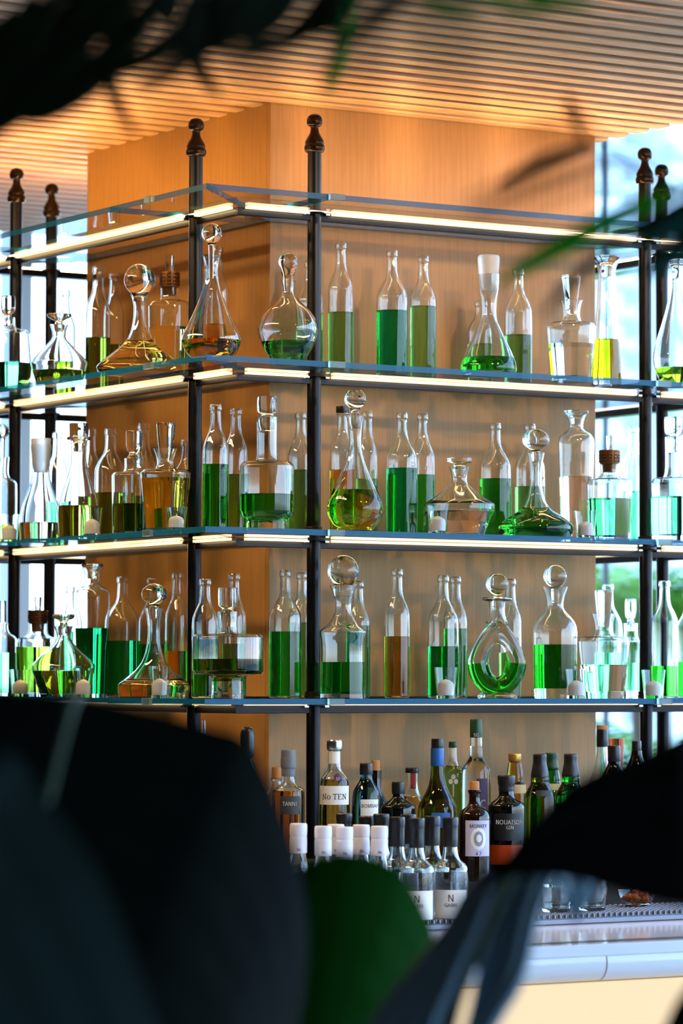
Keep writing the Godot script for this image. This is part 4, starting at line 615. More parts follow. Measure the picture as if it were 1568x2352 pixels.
# ------------------------------------------------------------------ the room
func room() -> void:
	structure("floor", box(Vector3(16, 0.2, 16)), M.floor, Vector3(-2, -0.1, 3))
	# slatted ceiling, ending past the column's far end in a tall bay of windows
	var c := structure("ceiling", box(Vector3(10.4, 0.12, 14.4)), M.darkvoid, Vector3(-3.85, 3.35, 3.9))
	var mesh := bevelled(Vector3(10.48, 0.08, 0.055), 0.004)
	for i in 96:
		var z := -0.30 + 0.0975 * (i - 28)
		part("slat", mesh, M.slat, c, Vector3(0, -0.100, z - 3.9))
	structure("ceiling_bay", box(Vector3(4.0, 0.15, 14.6)), M.whitewall, Vector3(3.25, 5.1, 3.9))
	structure("trim_1", box(Vector3(0.1, 1.8, 14.4)), M.darkwall, Vector3(1.30, 4.2, 3.9))
	structure("wall_left", box(Vector3(0.2, 3.6, 14.4)), M.darkwall, Vector3(-9.1, 1.7, 3.9))
	structure("wall_front", box(Vector3(9.7, 5.4, 0.2)), M.darkwall, Vector3(-4.35, 2.5, 11.1))
	window_run("window_3", Vector3(5.1, 0, 11.1), Vector3(0.5, 0, 11.1), 5.1, 4, M.darkframe)
	structure("wall_back", box(Vector3(9.4, 3.5, 0.2)), M.darkwall, Vector3(-4.4, 1.65, -3.3))
	# windows: the back bay and the side bay
	window_run("window_1", Vector3(0.04, 0, -3.3), Vector3(5.1, 0, -3.3), 5.1, 5, M.frame, [0.0, 0.96, 2.1, 3.545, 4.26, 5.06])
	window_run("window_2", Vector3(5.1, 0, -3.3), Vector3(5.1, 0, 11.1), 5.1, 9, M.darkframe)

func window_run(called: String, a: Vector3, b: Vector3, h: float, bays: int, fm: Material, at := []) -> void:
	var w := Node3D.new()
	w.name = called
	add_child(w, true)
	w.set_meta("kind", "structure")
	var d := b - a
	var L := d.length()
	w.position = a
	w.rotation.y = atan2(-d.z, d.x)
	part("sill", bevelled(Vector3(L, 0.30, 0.16)), fm, w, Vector3(L / 2, 0.15, 0))
	part("head", bevelled(Vector3(L, 0.10, 0.16)), fm, w, Vector3(L / 2, h - 0.05, 0))
	for i in bays + 1:
		var x: float = at[i] if at else L * i / bays
		var thin: bool = at and i == 3
		part("mullion", bevelled(Vector3(0.014 if thin else 0.07, h - 0.4, 0.03 if thin else 0.12)), M.darkframe if thin else fm, w, Vector3(x, h / 2 + 0.1, 0))
		if i < bays:
			var x2: float = at[i + 1] if at else L * (i + 1) / bays
			part("pane", box(Vector3(x2 - x - 0.02, h - 0.4, 0.006)), M.window_glass, w, Vector3((x + x2) / 2, h / 2 + 0.1, 0))

func column() -> void:
	# oak clad column from counter to ceiling, four panels with open corner seams
	var x0 := 0.237
	var x1 := 1.318
	var z0 := -1.300
	var z1 := -0.237
	var c := structure("wall_column", box(Vector3(x1 - x0 - 0.03, 3.25, z1 - z0 - 0.03)), M.darkvoid, Vector3((x0 + x1) / 2, 1.625, (z0 + z1) / 2))
	var ox := c.position.x
	var oz := c.position.z
	part("panel", bevelled(Vector3(x1 - x0 - 0.001, 3.22, 0.016), 0.0015), M.oak, c, Vector3(0, 0.0, z1 - 0.008 - oz))
	part("panel", bevelled(Vector3(x1 - x0 - 0.001, 3.22, 0.016), 0.0015), M.oak, c, Vector3(0, 0.0, z0 + 0.008 - oz))
	part("panel", bevelled(Vector3(0.016, 3.22, z1 - z0 - 0.034), 0.0015), M.oak, c, Vector3(x0 + 0.008 - ox, 0.0, 0))
	part("panel", bevelled(Vector3(0.016, 3.22, z1 - z0 - 0.034), 0.0015), M.oak, c, Vector3(x1 - 0.008 - ox, 0.0, 0))

func downlight(at: Vector3, to: Vector3, e: float, where: String) -> void:
	var o := thing("downlight", "small recessed spotlight in the slatted ceiling, " + where, "ceiling light", at, "recessed spotlights over the shelves")
	part("bezel", lathe(capped(curve([[64, -6, 1], [76, -6, 1], [76, 0, 1], [64, 0, 1]])), 24), M.blackmetal, o)
	part("lamp_disc", lathed([[0, -9, 1], [60, -9, 1], [60, -6.2, 1], [0, -6.2, 1]], 24), M.lamp, o)
	var l := SpotLight3D.new()
	l.name = "spot"
	l.position = at + Vector3(0, -0.012, 0)
	add_child(l)
	l.look_at_from_position(l.position, to, Vector3.FORWARD)
	l.light_energy = e
	l.light_color = Color(1.0, 0.86, 0.66)
	l.light_size = 0.06
	l.spot_angle = 42.0
	l.spot_angle_attenuation = 0.8
	l.spot_range = 12.0
	l.spot_attenuation = 2.0
	l.shadow_enabled = true

func linear_light(at: Vector3, length: float, e: float) -> void:
	var o := thing("linear_light", "long narrow ceiling light washing the shorter side of the shelves", "ceiling light", at)
	part("housing", bevelled(Vector3(0.24, 0.03, length + 0.02)), M.blackmetal, o, Vector3(0, 0.017, 0))
	part("lamp_diffuser", bevelled(Vector3(0.22, 0.012, length), 0.003), M.lamp_soft, o, Vector3(0, -0.004, 0))
	area("linear", at + Vector3(0, -0.014, 0), Vector2(0.22, length), Vector3(-PI / 2, 0, 0), e, Color(1.0, 0.84, 0.62))

# ------------------------------------------------------------------ the shelving
func slab(poly: Array, y0: float, y1: float, edge: Material, low: bool) -> ArrayMesh:
	# a convex glass plate: faces of clear glass, polished edges of deep tint
	var mid := Vector2.ZERO
	for p in poly:
		mid += p / poly.size()
	var m := ArrayMesh.new()
	var st := SurfaceTool.new()
	st.begin(Mesh.PRIMITIVE_TRIANGLES)
	st.set_smooth_group(-1)
	var n := poly.size()
	for face in 2:
		if face == 1:
			st.generate_normals()
			st.commit(m)
			st = SurfaceTool.new()
			st.begin(Mesh.PRIMITIVE_TRIANGLES)
			st.set_smooth_group(-1)
		for i in range(1, n - 1):
			var a: Vector2 = poly[0]
			var b: Vector2 = poly[i]
			var c: Vector2 = poly[i + 1]
			if (b - a).cross(c - a) < 0.0:     # a plan seen from above: x right, z towards the viewer
				b = poly[i + 1]
				c = poly[i]
			for p in ([a, b, c] if face == 0 else [a, c, b]):
				st.add_vertex(Vector3(p.x, y1 if face == 0 else y0, p.y))
	st.generate_normals()
	st.commit(m)
	st = SurfaceTool.new()
	st.begin(Mesh.PRIMITIVE_TRIANGLES)
	st.set_smooth_group(-1)
	for i in n:
		var a: Vector2 = poly[i]
		var b: Vector2 = poly[(i + 1) % n]
		var out := ((a + b) / 2.0 - mid)
		var v := [Vector3(a.x, y0, a.y), Vector3(b.x, y0, b.y), Vector3(b.x, y1, b.y), Vector3(a.x, y1, a.y)]
		var nrm: Vector3 = (v[1] - v[0]).cross(v[2] - v[0])
		if nrm.dot(Vector3(out.x, 0, out.y)) > 0.0:
			v.reverse()
		for k in [0, 1, 2, 0, 2, 3]:
			st.add_vertex(v[k])
	st.generate_normals()
	st.commit(m)
	m.surface_set_material(0, M.pane if low else M.pane_top)
	m.surface_set_material(1, M.pane_top if low else M.pane)
	m.surface_set_material(2, edge)
	return m

func area(called: String, at: Vector3, size: Vector2, rot: Vector3, e: float, c: Color) -> void:
	var l := AreaLight3D.new()
	l.name = called
	l.area_size = size
	l.position = at
	l.rotation = rot
	l.light_energy = e
	l.light_color = c
	l.area_range = 12.0
	l.area_attenuation = 2.0
	l.shadow_enabled = true
	add_child(l, true)

func shelving() -> void:
	var f := thing("shelf_frame", "dark bronze post and rail frame wrapped round the oak column", "shelving", Vector3.ZERO)
	# posts run from counter to finial
	var fin := lathed([[18.3, 3046, 1], [24.0, 3047, 1], [27.0, 3053], [27.5, 3062], [23.5, 3068], [26.0, 3073], [21.0, 3084], [13.0, 3096], [10.5, 3108], [11.0, 3114], [18.5, 3117], [21.5, 3126], [20.5, 3137], [14.0, 3146], [4.0, 3149], [0.0, 3149]], 32)
	for p in POSTS:
		var at := Vector3(p[0], 0, p[1])
		var foot := 1190.0 if p[1] > -0.1 else 1049.0
		var post := part("post", lathe(capped(curve([[18.3, foot, 1], [18.3, 3052, 1]])), 28), M.blackmetal, f, at)
		part("finial", fin, M.finial, post)
		for k in 4:
			var y: float = LEVELS[k]
			var g := y + 0.039
			if k > 0:
				part("collar", lathed([[18.0, (g + 0.0005) * 1000, 1], [23.5, (g + 0.0005) * 1000, 1], [24.5, (g + 0.006) * 1000], [21.0, (g + 0.011) * 1000], [23.0, (g + 0.014) * 1000], [22.0, (g + 0.018) * 1000], [18.0, (g + 0.019) * 1000, 1]], 28), M.finial, post)
			part("washer", lathed([[18.0, (y + 0.0185) * 1000, 1], [29.0, (y + 0.0185) * 1000, 1], [30.0, (y + 0.021) * 1000], [29.0, (y + 0.0235) * 1000, 1], [18.0, (y + 0.0235) * 1000, 1]], 28), M.finial, post)
	# rails, and the light strips on their outer sides just under the glass
	var t := 0.015
	var strips := [[0.022, 0.205], [0.285, 1.275], [1.37, 1.537]]
	var strips_z := [[0.022, 0.200], [0.275, 1.262], [1.345, 1.515]]
	for k in 4:
		var y: float = LEVELS[k]
		var yc := y + 0.010
		part("rail", bevelled(Vector3(RX, 0.020, t), 0.0012), M.blackmetal, f, Vector3(RX / 2, yc, -t / 2))
		part("rail", bevelled(Vector3(RX, 0.020, t), 0.0012), M.blackmetal, f, Vector3(RX / 2, yc, -RZ + t / 2))
		part("rail", bevelled(Vector3(t, 0.020, RZ - 2 * t), 0.0012), M.blackmetal, f, Vector3(t / 2, yc, -RZ / 2))
		part("rail", bevelled(Vector3(t, 0.020, RZ - 2 * t), 0.0012), M.blackmetal, f, Vector3(RX - t / 2, yc, -RZ / 2))
		# slim rails that hold the glass along the column
		var yb := y + 0.036
		part("wall_rail", bevelled(Vector3(1.163, 0.014, 0.010), 0.001), M.blackmetal, f, Vector3(0.7845, yb, -0.2315))
		part("wall_rail", bevelled(Vector3(1.163, 0.014, 0.010), 0.001), M.blackmetal, f, Vector3(0.7845, yb, -1.3055))
		part("wall_rail", bevelled(Vector3(0.010, 0.014, 1.163), 0.001), M.blackmetal, f, Vector3(0.2315, yb, -0.808))
		part("wall_rail", bevelled(Vector3(0.010, 0.014, 1.163), 0.001), M.blackmetal, f, Vector3(1.3235, yb, -0.808))
		var hs := 0.0065 if k < 3 else 0.003
		var ys := y + 0.0195 if k < 3 else y + 0.0222
		for s in strips:
			for side in [[0.0095, 0], [-RZ - 0.0095, 1]]:
				part("light_strip", box(Vector3(s[1] - s[0], hs, 0.016)), M.led, f, Vector3((s[0] + s[1]) / 2, ys, side[0]))
		for s in strips_z:
			for side in [-0.0095, RX + 0.0095]:
				part("light_strip", box(Vector3(0.016, hs, s[1] - s[0])), M.led, f, Vector3(side, ys, -(s[0] + s[1]) / 2))
		var e := 0.035 if k < 3 else 0.02
		var warm := Color(1.0, 0.84, 0.60)
		for s in strips:
			var len: float = s[1] - s[0]
			area("strip_light", Vector3((s[0] + s[1]) / 2, ys - hs / 2 - 0.001, 0.0095), Vector2(len, 0.016), Vector3(-PI / 2, 0, 0), e * len, warm)
			area("strip_light", Vector3((s[0] + s[1]) / 2, ys - hs / 2 - 0.001, -RZ - 0.0095), Vector2(len, 0.016), Vector3(-PI / 2, 0, 0), e * len, warm)
		for s in strips_z:
			var len: float = s[1] - s[0]
			area("strip_light", Vector3(-0.0095, ys - hs / 2 - 0.001, -(s[0] + s[1]) / 2), Vector2(0.016, len), Vector3(-PI / 2, 0, 0), e * len, warm)
			area("strip_light", Vector3(RX + 0.0095, ys - hs / 2 - 0.001, -(s[0] + s[1]) / 2), Vector2(0.016, len), Vector3(-PI / 2, 0, 0), e * len, warm)
		# bright clips beside the posts
		for p in POSTS:
			var along_x: bool = absf(p[1] + 0.007) < 0.01 or absf(p[1] + 1.53) < 0.01
			var sgn := 1.0 if absf(p[1] + 0.007) < 0.01 or p[0] > 1.5 else -1.0
			for s in [-1.0, 1.0]:
				var o := Vector3(0.031 * s, 0, 0.013 * sgn) if along_x else Vector3(0.013 * sgn, 0, 0.031 * s)
				part("clip", bevelled(Vector3(0.012, 0.006, 0.012), 0.001), M.chrome, f, Vector3(p[0], y + 0.0175, p[1]) + o)
	# the topmost strips also shine up through their glass on to column and ceiling
	for u in [[0.79, 0.0095, 1.50, 0.014], [0.79, -RZ - 0.0095, 1.50, 0.014], [-0.0095, -0.77, 0.014, 1.48], [RX + 0.0095, -0.77, 0.014, 1.48]]:
		area("uplight", Vector3(u[0], LEVELS[0] + 0.0236, u[1]), Vector2(u[2], u[3]), Vector3(PI / 2, 0, 0), 0.6, Color(1.0, 0.80, 0.52))
	# glass: a ring of plates on each level
	var names := ["topmost", "upper", "middle", "lowest"]
	for k in 4:
		var g := thing("glass_shelf", "%s glass shelf ring with teal polished edges round the oak column" % names[k], "shelf", Vector3(0, LEVELS[k] + 0.0240, 0))
		var i := -0.222                   # inner edge on the near sides
		var X := RX + OVER
		var Z := -RZ - OVER
		var ix := RX + 0.222 - 0.444
		var iz := -RZ + 0.222
		var q := 0.0006
		var plates := [
			[Vector2(-OVER + q, OVER), Vector2(0.15, OVER), Vector2(0.15, i), Vector2(-i + q, i)],
			[Vector2(0.1515, OVER), Vector2(1.19, OVER), Vector2(1.19, i), Vector2(0.1515, i)],
			[Vector2(1.1915, OVER), Vector2(X - q, OVER), Vector2(ix - q, i), Vector2(1.1915, i)],
			[Vector2(-OVER, OVER - q), Vector2(-i, i - q), Vector2(-i, -0.30), Vector2(-OVER, -0.30)],
			[Vector2(-OVER, -0.3015), Vector2(-i, -0.3015), Vector2(-i, -1.22), Vector2(-OVER, -1.22)],
			[Vector2(-OVER, -1.2215), Vector2(-i, -1.2215), Vector2(-i, iz + q), Vector2(-OVER, Z + q)],
			[Vector2(X, OVER - q), Vector2(X, -0.76), Vector2(ix, -0.76), Vector2(ix, i - q)],
			[Vector2(X, -0.7615), Vector2(X, Z + q), Vector2(ix, iz + q), Vector2(ix, -0.7615)],
			[Vector2(-OVER + q, Z), Vector2(-i + q, iz), Vector2(0.77, iz), Vector2(0.77, Z)],
			[Vector2(0.7715, Z), Vector2(0.7715, iz), Vector2(ix - q, iz), Vector2(X - q, Z)]]
		for p in plates:
			part("plate", slab(p, 0.0, 0.015, M.pane_edge, k == 3), null, g)
		for x in [0.168, 1.215]:
			part("edge_clip", bevelled(Vector3(0.046, 0.0165, 0.010), 0.001), M.clip_glass, g, Vector3(x, 0.0075, OVER + 0.0055))
		for z in [-0.075, -1.02]:
			part("edge_clip", bevelled(Vector3(0.010, 0.0165, 0.040), 0.001), M.clip_glass, g, Vector3(-OVER - 0.0055, 0.0075, z))

# ------------------------------------------------------------------ the counter
func counter() -> void:
	var x0 := -1.6
	var x1 := 3.4
	var zf := 1.26
	# polished top
	var t := thing("counter_top", "pale polished bar counter with a rounded white front edge", "counter", Vector3((x0 + x1) / 2, 0, 0))
	part("top", bevelled(Vector3(x1 - x0, 0.03, zf + 0.232), 0.004), M.stone_top, t, Vector3(0, 1.033, (zf - 0.232) / 2))
	# rounded nosing in two stones with a bronze joint
	var xs := [x0, 0.262, x1]
	for i in 2:
		var a: float = xs[i] + (0.002 if i else 0.0)
		var b: float = xs[i + 1] - (0.0 if i else 0.002)
		part("nosing", nosing(b - a), M.stone, t, Vector3((a + b) / 2 - t.position.x, 1.048, zf))
	part("joint", nosing(0.003, 0.9995), M.joint, t, Vector3(0.262 - t.position.x, 1.048, zf))
	# glowing front below
	var b := thing("glowing_counter", "bar front glowing warm cream below the white counter edge", "bar front", Vector3((x0 + x1) / 2, 0, zf - 0.03))
	part("carcass", box(Vector3(x1 - x0, 0.93, 0.30)), M.whitewall, b, Vector3(0, 0.475, -0.175))
	for i in 4:
		part("light_panel", bevelled(Vector3((x1 - x0) / 4 - 0.004, 0.89, 0.02), 0.002), M.panel_glow, b, Vector3((i - 1.5) * (x1 - x0) / 4, 0.512, -0.012))
	part("plinth", box(Vector3(x1 - x0, 0.06, 0.02)), M.darkwall, b, Vector3(0, 0.03, -0.03))
	area("panel_light", Vector3((x0 + x1) / 2, 0.5, zf - 0.010), Vector2(x1 - x0, 0.86), Vector3(0, PI, 0), 0.6, Color(1.0, 0.84, 0.60))
	# stepped bottle stand behind the mat
	var s := thing("bottle_step", "dark two tier bottle step on the bar counter under the shelves", "bottle stand", Vector3(0.75, 1.048, 0))
	part("step", bevelled(Vector3(2.6, 0.091, 0.25), 0.003), M.darkwall, s, Vector3(0, 0.0455, 0.25))
	part("step", bevelled(Vector3(2.6, 0.141, 0.30), 0.003), M.darkwall, s, Vector3(0, 0.0705, -0.0005))
	# rubber bar mat with its studs
	var m := thing("bar_mat", "dark studded rubber bar mat under the front row of bottles", "mat", Vector3(0.75, 1.048, 0.565))
	part("base", bevelled(Vector3(2.6, 0.016, 0.28), 0.003), M.mat, m, Vector3(0, 0.008, 0))
	var stud := lathed([[5.0, 16, 1], [4.2, 26], [0, 26]], 8)
	var mm := MultiMesh.new()
	mm.transform_format = MultiMesh.TRANSFORM_3D
	mm.mesh = stud
	mm.instance_count = 150 * 16
	for i in 150:
		for j in 16:
			mm.set_instance_transform(i * 16 + j, Transform3D(Basis(), Vector3(-1.28 + i * 0.0171, 0, -0.129 + j * 0.0172)))
	var mi := MultiMeshInstance3D.new()
	mi.name = "studs"
	mi.multimesh = mm
	mi.material_override = M.mat
	mi.set_meta("kind", "stuff")
	m.add_child(mi, true)

func nosing(length: float, k := 1.0) -> ArrayMesh:
	# a slab front: flat top, half round nose, flat underside; nose at z = 0 pointing to +Z
	var prof := [Vector2(-0.10, -0.088), Vector2(-0.040, -0.088)]
	for i in 13:
		var a := -PI / 2 + PI * i / 12
		prof.append(Vector2(-0.040 + 0.040 * cos(a), -0.044 + 0.044 * sin(a)) * k)
	prof.append(Vector2(-0.10, 0.0))
	var st := SurfaceTool.new()
	st.begin(Mesh.PRIMITIVE_TRIANGLES)
	var n := prof.size()
	for i in n:
		var p: Vector2 = prof[i]
		var q: Vector2 = prof[(i + 1) % n]
		st.set_smooth_group(0 if i > 1 and i < n - 2 else -1)
		var a := Vector3(-length / 2, p.y, p.x)
		var b := Vector3(-length / 2, q.y, q.x)
		var c := Vector3(length / 2, q.y, q.x)
		var d := Vector3(length / 2, p.y, p.x)
		for v in [a, b, c, a, c, d]:
			st.add_vertex(v)
		st.set_smooth_group(-1)
		for v in [Vector3(-length / 2, -0.044, -0.06), b, a, Vector3(length / 2, -0.044, -0.06), d, c]:
			st.add_vertex(v)
	st.generate_normals()
	return st.commit()

# ------------------------------------------------------------------ bottles
func fill(o: Node3D, outer: PackedVector2Array, level: float, liquid: String, thick: float, wall: float, lobes := 0, amp := 0.0, gm: Material = null) -> void:
	# glass above the liquid is a wall; the liquid carries the glass round it; the foot is solid glass
	var glass := gm if gm else (M.glass as Material)
	if level <= thick:
		level = thick
	var up := walled(cut(outer, level + 0.0002, false), wall)
	part("glass_body", lathe(up, 40, lobes, amp), glass, o)
	if thick > 0.0005:
		part("foot", lathe(capped(cut(outer, minf(thick, level), true)), 40, lobes, amp), glass, o)
	if level > thick + 0.001:
		var liq := cut(cut(outer, level, true), thick + 0.0002, false) if thick > 0.0005 else cut(outer, level, true)
		part("liquid", lathe(capped(liq), 40, lobes, amp), M["liquid_" + liquid], o)

func wine(label: String, at: Vector3, h: float, r: float, level: float, liquid: String, closure: String) -> void:
	var o := thing("wine_bottle", label, "bottle", at)
	var nr := 0.0140
	var ne := h * 0.80
	var sh := h * (0.63 if r < 0.038 else 0.61)
	var k := 1000.0
	var pts := [[r * k - 6, 0, 1], [r * k - 1, 2], [r * k, 10], [r * k, sh * k], [r * 0.94 * k, (sh + (ne - sh) * 0.30) * k], [(r * 0.45 + nr * 0.62) * k, (sh + (ne - sh) * 0.68) * k], [nr * 1.12 * k, ne * k], [nr * k, (h * 0.90) * k], [nr * 0.98 * k, (h - 0.018) * k, 1], [nr * 1.16 * k, (h - 0.0165) * k], [nr * 1.16 * k, (h - 0.004) * k], [nr * 1.02 * k, h * k]]
	fill(o, curve(pts), level, liquid, 0.006, 0.0028)
	if closure == "black":
		part("screw_cap", lathed([[0, h * k - 12, 1], [17.2, h * k - 12, 1], [17.4, h * k + 4], [16.2, h * k + 6], [0, h * k + 6]]), M.blackcap, o)

func decanter(called: String, label: String, category: String, group: String, at: Vector3, pts: Array, level: float, liquid: String, stop: Array, thick: float, wall: float, lobes: int, amp: float) -> Node3D:
	var o := thing(called, label, category, at, group, -0.554)
	fill(o, curve(pts), level * 0.001, liquid, thick * 0.001, wall * 0.001, lobes, amp)
	for s in stop:
		var c := part(s.get("n", "stopper"), lathed(s.p), M[s.m], o)
		if s.m == "bronze":
			fretwork(c, s.p)
	return o

func fretwork(o: Node3D, pts: Array) -> void:
	# a raised key pattern round a bronze collar
	var n := pts.size()
	var r: float = pts[n - 1][0] * 0.001
	var y1: float = pts[n - 1][1] * 0.001
	var y0: float = pts[n - 2][1] * 0.001
	var h := y1 - y0
	var st := SurfaceTool.new()
	st.begin(Mesh.PRIMITIVE_TRIANGLES)
	for i in 10:
		var a := TAU * i / 10
		for b in [[-0.36, 0.5, 0.12, 0.8], [0.0, 0.62, 0.62, 0.10], [0.0, 0.38, 0.62, 0.10], [0.30, 0.5, 0.10, 0.34], [0.05, 0.16, 0.75, 0.08], [0.05, 0.86, 0.75, 0.08]]:
			var w := TAU / 10.0 * r
			var an: float = a + b[0] * TAU / 10.0
			var bx := box(Vector3(b[2] * w * 0.8, b[3] * h, 0.0016))
			st.append_from(bx, 0, Transform3D(Basis(Vector3.UP, an), Vector3(sin(an) * r * 0.985, y0 + b[1] * h, cos(an) * r * 0.985)))
	part("fretwork", st.commit(), M.darkbronze, o)

func votive(label: String, candle_label: String, at: Vector3, h: float, r: float) -> void:
	var v := thing("votive_glass", label, "candle glass", at, "clear votive glasses on the shelves")
	var k := 1000.0
	var outer := curve([[r * 0.76 * k, 0, 1], [r * 0.80 * k, h * 0.2 * k], [r * 0.92 * k, h * 0.7 * k], [r * k, h * k]])
	var t := h * 0.10
	part("glass_body", lathe(walled(cut(outer, t, false), 0.0018), 32), M.glass, v)
	part("foot", lathe(capped(cut(outer, t - 0.0002, true)), 32), M.glass, v)
	if candle_label:
		var c := thing("candle", candle_label, "candle", at + Vector3(0, t + 0.0003, 0), "white candles in the votives")
		part("wax", lathed([[r * 0.66 * k, 0, 1], [r * 0.68 * k, h * 0.10 * k], [r * 0.68 * k, h * 0.36 * k], [r * 0.52 * k, h * 0.43 * k], [r * 0.2 * k, h * 0.50 * k], [0, h * 0.51 * k]], 24), M.candle, c)
		part("wick", tube([Vector3(0, h * 0.50, 0), Vector3(0.001, h * 0.56, 0), Vector3(-0.002, h * 0.62, 0.001)], 0.0009, 0.7, 6), M.wick, c)

func ring_decanter(label: String, at: Vector3, k: float) -> void:
	# pear shaped body swept round a hole; k = millimetres per unit of the outline below
	var o := thing("glass_decanter", label, "decanter", at, "", -0.554)
	var hole := Vector2(0, 87)
	var hr := Vector2(19, 38)
	var n := 64
	var lv := 82.0
	var low := []
	var high := []
	for i in n:
		var a := TAU * i / n
		var d := Vector2(sin(a), -cos(a))                       # a = 0 points down
		var inner := hole + Vector2(d.x * hr.x, d.y * hr.y)
		# outline of the pear
		var e := Vector2(d.x * 68.0, d.y * 84.0)
		if d.y > 0.0:
			e = Vector2(d.x * (68.0 - 30.0 * d.y), d.y * 98.0)
		var outer := Vector2(0, 86) + e
		outer.y = maxf(outer.y, 2.0)
		var mid := (inner + outer) / 2.0
		var half := inner.distance_to(outer) / 2.0
		var ring := []
		for j in 16:
			var b := TAU * j / 16
			var rad := (outer - inner).normalized()
			var p := mid + rad * half * cos(b)
			ring.append(Vector3(p.x, p.y, sin(b) * 30.0) * k * 0.001)
		if mid.y < lv:
			low.append([i, ring])
		high.append(ring)
	var loop := high.duplicate()
	part("glass_body", sweep(loop, true), M.glass, o)
	# the liquid: the same ring, slightly inside, from one level round the bottom to the other
	var first := -1
	for i in n:
		if high[i][0].y * 0.5 + high[i][8].y * 0.5 > lv * k * 0.001:
			first = i
			break
	var arc := []
	for i in range(-first + 1, first):
		var src: Array = high[posmod(i, n)]
		var c := Vector3.ZERO
		for p in src:
			c += p / 16.0
		var r2 := []
		for p in src:
			r2.append(c + (p - c) * 1.004)
		arc.append(r2)
	part("liquid", sweep(arc, false), M.liquid_bright, o)
	var neck := curve([[27, 172], [21, 182], [18, 196], [18, 212], [20, 222, 1], [34, 225, 1], [35, 228], [34, 231, 1], [20, 232, 1]], 0.001 * k)
	part("neck", lathe(walled(neck, 0.003), 36), M.glass, o)
	var foot := [[44, 0, 1], [47, 2], [44, 10], [30, 14], [0, 14]]
	part("foot", lathe(capped(curve(foot, 0.001 * k)), 36), M.glass, o)
	var ball := []
	for i in range(1, 12):
		var a := PI * (1.0 - i / 12.0 * 0.94)
		ball.append([26.0 * sin(a), 262.0 + 26.0 * cos(a)])
	var st := [[0, 205, 1], [12, 205, 1], [13, 230], [9, 237]]
	st.append_array(ball)
	st.append([0, 288])
	part("stopper", lathe(capped(curve(st, 0.001 * k)), 36), M.glass, o)

func sweep(rings: Array, closed: bool) -> ArrayMesh:
	var st := SurfaceTool.new()
	st.begin(Mesh.PRIMITIVE_TRIANGLES)
	var n := rings.size()
	var s: int = rings[0].size()
	var c := Vector3.ZERO
	for p in rings[0]:
		c += p / s
	# find which way round faces out
	var nrm: Vector3 = (rings[1][0] - rings[0][0]).cross(rings[0][1] - rings[0][0])
	var flip := nrm.dot(rings[0][0] - c) < 0.0
	for i in (n if closed else n - 1):
		var a: Array = rings[i]
		var b: Array = rings[(i + 1) % n]
		for j in s:
			var k := (j + 1) % s
			var quad := [a[j], a[k], b[k], a[j], b[k], b[j]] if not flip else [a[j], b[k], a[k], a[j], b[j], b[k]]
			for p in quad:
				st.add_vertex(p)
	st.index()
	st.generate_normals()
	var m := st.commit()
	if not closed:
		var e := SurfaceTool.new()
		e.begin(Mesh.PRIMITIVE_TRIANGLES)
		e.set_smooth_group(-1)
		for w in [0, n - 1]:
			var r: Array = rings[w]
			for j in range(1, s - 1):
				var tri := [r[0], r[j], r[j + 1]]
				if (w == 0) != flip:
					tri.reverse()
				for p in tri:
					e.add_vertex(p)
		e.generate_normals()
		e.commit(m)
	return m

func spirit(called: String, label: String, category: String, group: String, at: Vector3, pts: Array, body: String, level: float, liquid: String, caps: Array, patches: Array) -> void:
	var o := thing(called, label, category, at, group, -0.554)
	var outer := curve(pts)
	if body == "glass":
		fill(o, outer, level * 0.001, liquid, 0.010, 0.0028)
	elif category == "glass":
		fill(o, outer, 0.0, "", 0.010, 0.0025, 0, 0.0, M[body])
	else:
		part("glass_body", lathe(capped(outer), 40), M[body], o)
	for c in caps:
		part(c.n, lathed(c.p, 32), M[c.m], o)
	for p in patches:
		var l := part(p[0], patch(p[2], p[3], p[4] + 0.25, p[5], p[6], p[0] in ["emblem", "seal"] and p[6] > 3.0), M[p[1]], o)
		for t in p[7]:
			var tm := TextMesh.new()
			var sf := SystemFont.new()
			sf.font_names = PackedStringArray(["Droid Serif" if t[0] == "No TEN" else "Droid Sans"])
			tm.font = sf
			tm.text = t[0]
			tm.font_size = 32
			tm.pixel_size = t[1] * 0.001 / 24.0
			tm.depth = 0.0004
			part("lettering", bent(tm, (p[4] + 0.5) * 0.001, p[5], t[2] * 0.001), M[t[3]], l)

func patch(y0: float, y1: float, r: float, x: float, w: float, oval := false) -> ArrayMesh:
	# a paper label round the front of a bottle: centre offset x, half width w, in millimetres; the front is +Z
	var st := SurfaceTool.new()
	st.begin(Mesh.PRIMITIVE_TRIANGLES)
	var mid := asin(clampf(x / r, -0.9, 0.9))
	var half := minf(asin(clampf(w / r, 0.05, 0.98)), 1.35)
	var n := 14
	var rows := 12 if oval else 1
	for j in rows:
		var ya := lerpf(y0, y1, float(j) / rows)
		var yb := lerpf(y0, y1, float(j + 1) / rows)
		var ha := half * sqrt(maxf(0.0, 1.0 - pow(2.0 * j / rows - 1.0, 2))) if oval else half
		var hb := half * sqrt(maxf(0.0, 1.0 - pow(2.0 * (j + 1) / rows - 1.0, 2))) if oval else half
		for i in n:
			var t0 := 2.0 * i / n - 1.0
			var t1 := 2.0 * (i + 1) / n - 1.0
			var q := []
			for s in [[mid + ha * t0, ya], [mid + ha * t1, ya], [mid + hb * t1, yb], [mid + hb * t0, yb]]:
				q.append(Vector3(sin(s[0]) * r, s[1], cos(s[0]) * r) * 0.001)
			for k in [0, 2, 1, 0, 3, 2]:
				st.add_vertex(q[k])
			for k in [0, 1, 2, 0, 2, 3]:
				st.add_vertex(q[k] * Vector3(0.998, 1, 0.998))
	st.generate_normals()
	return st.commit()

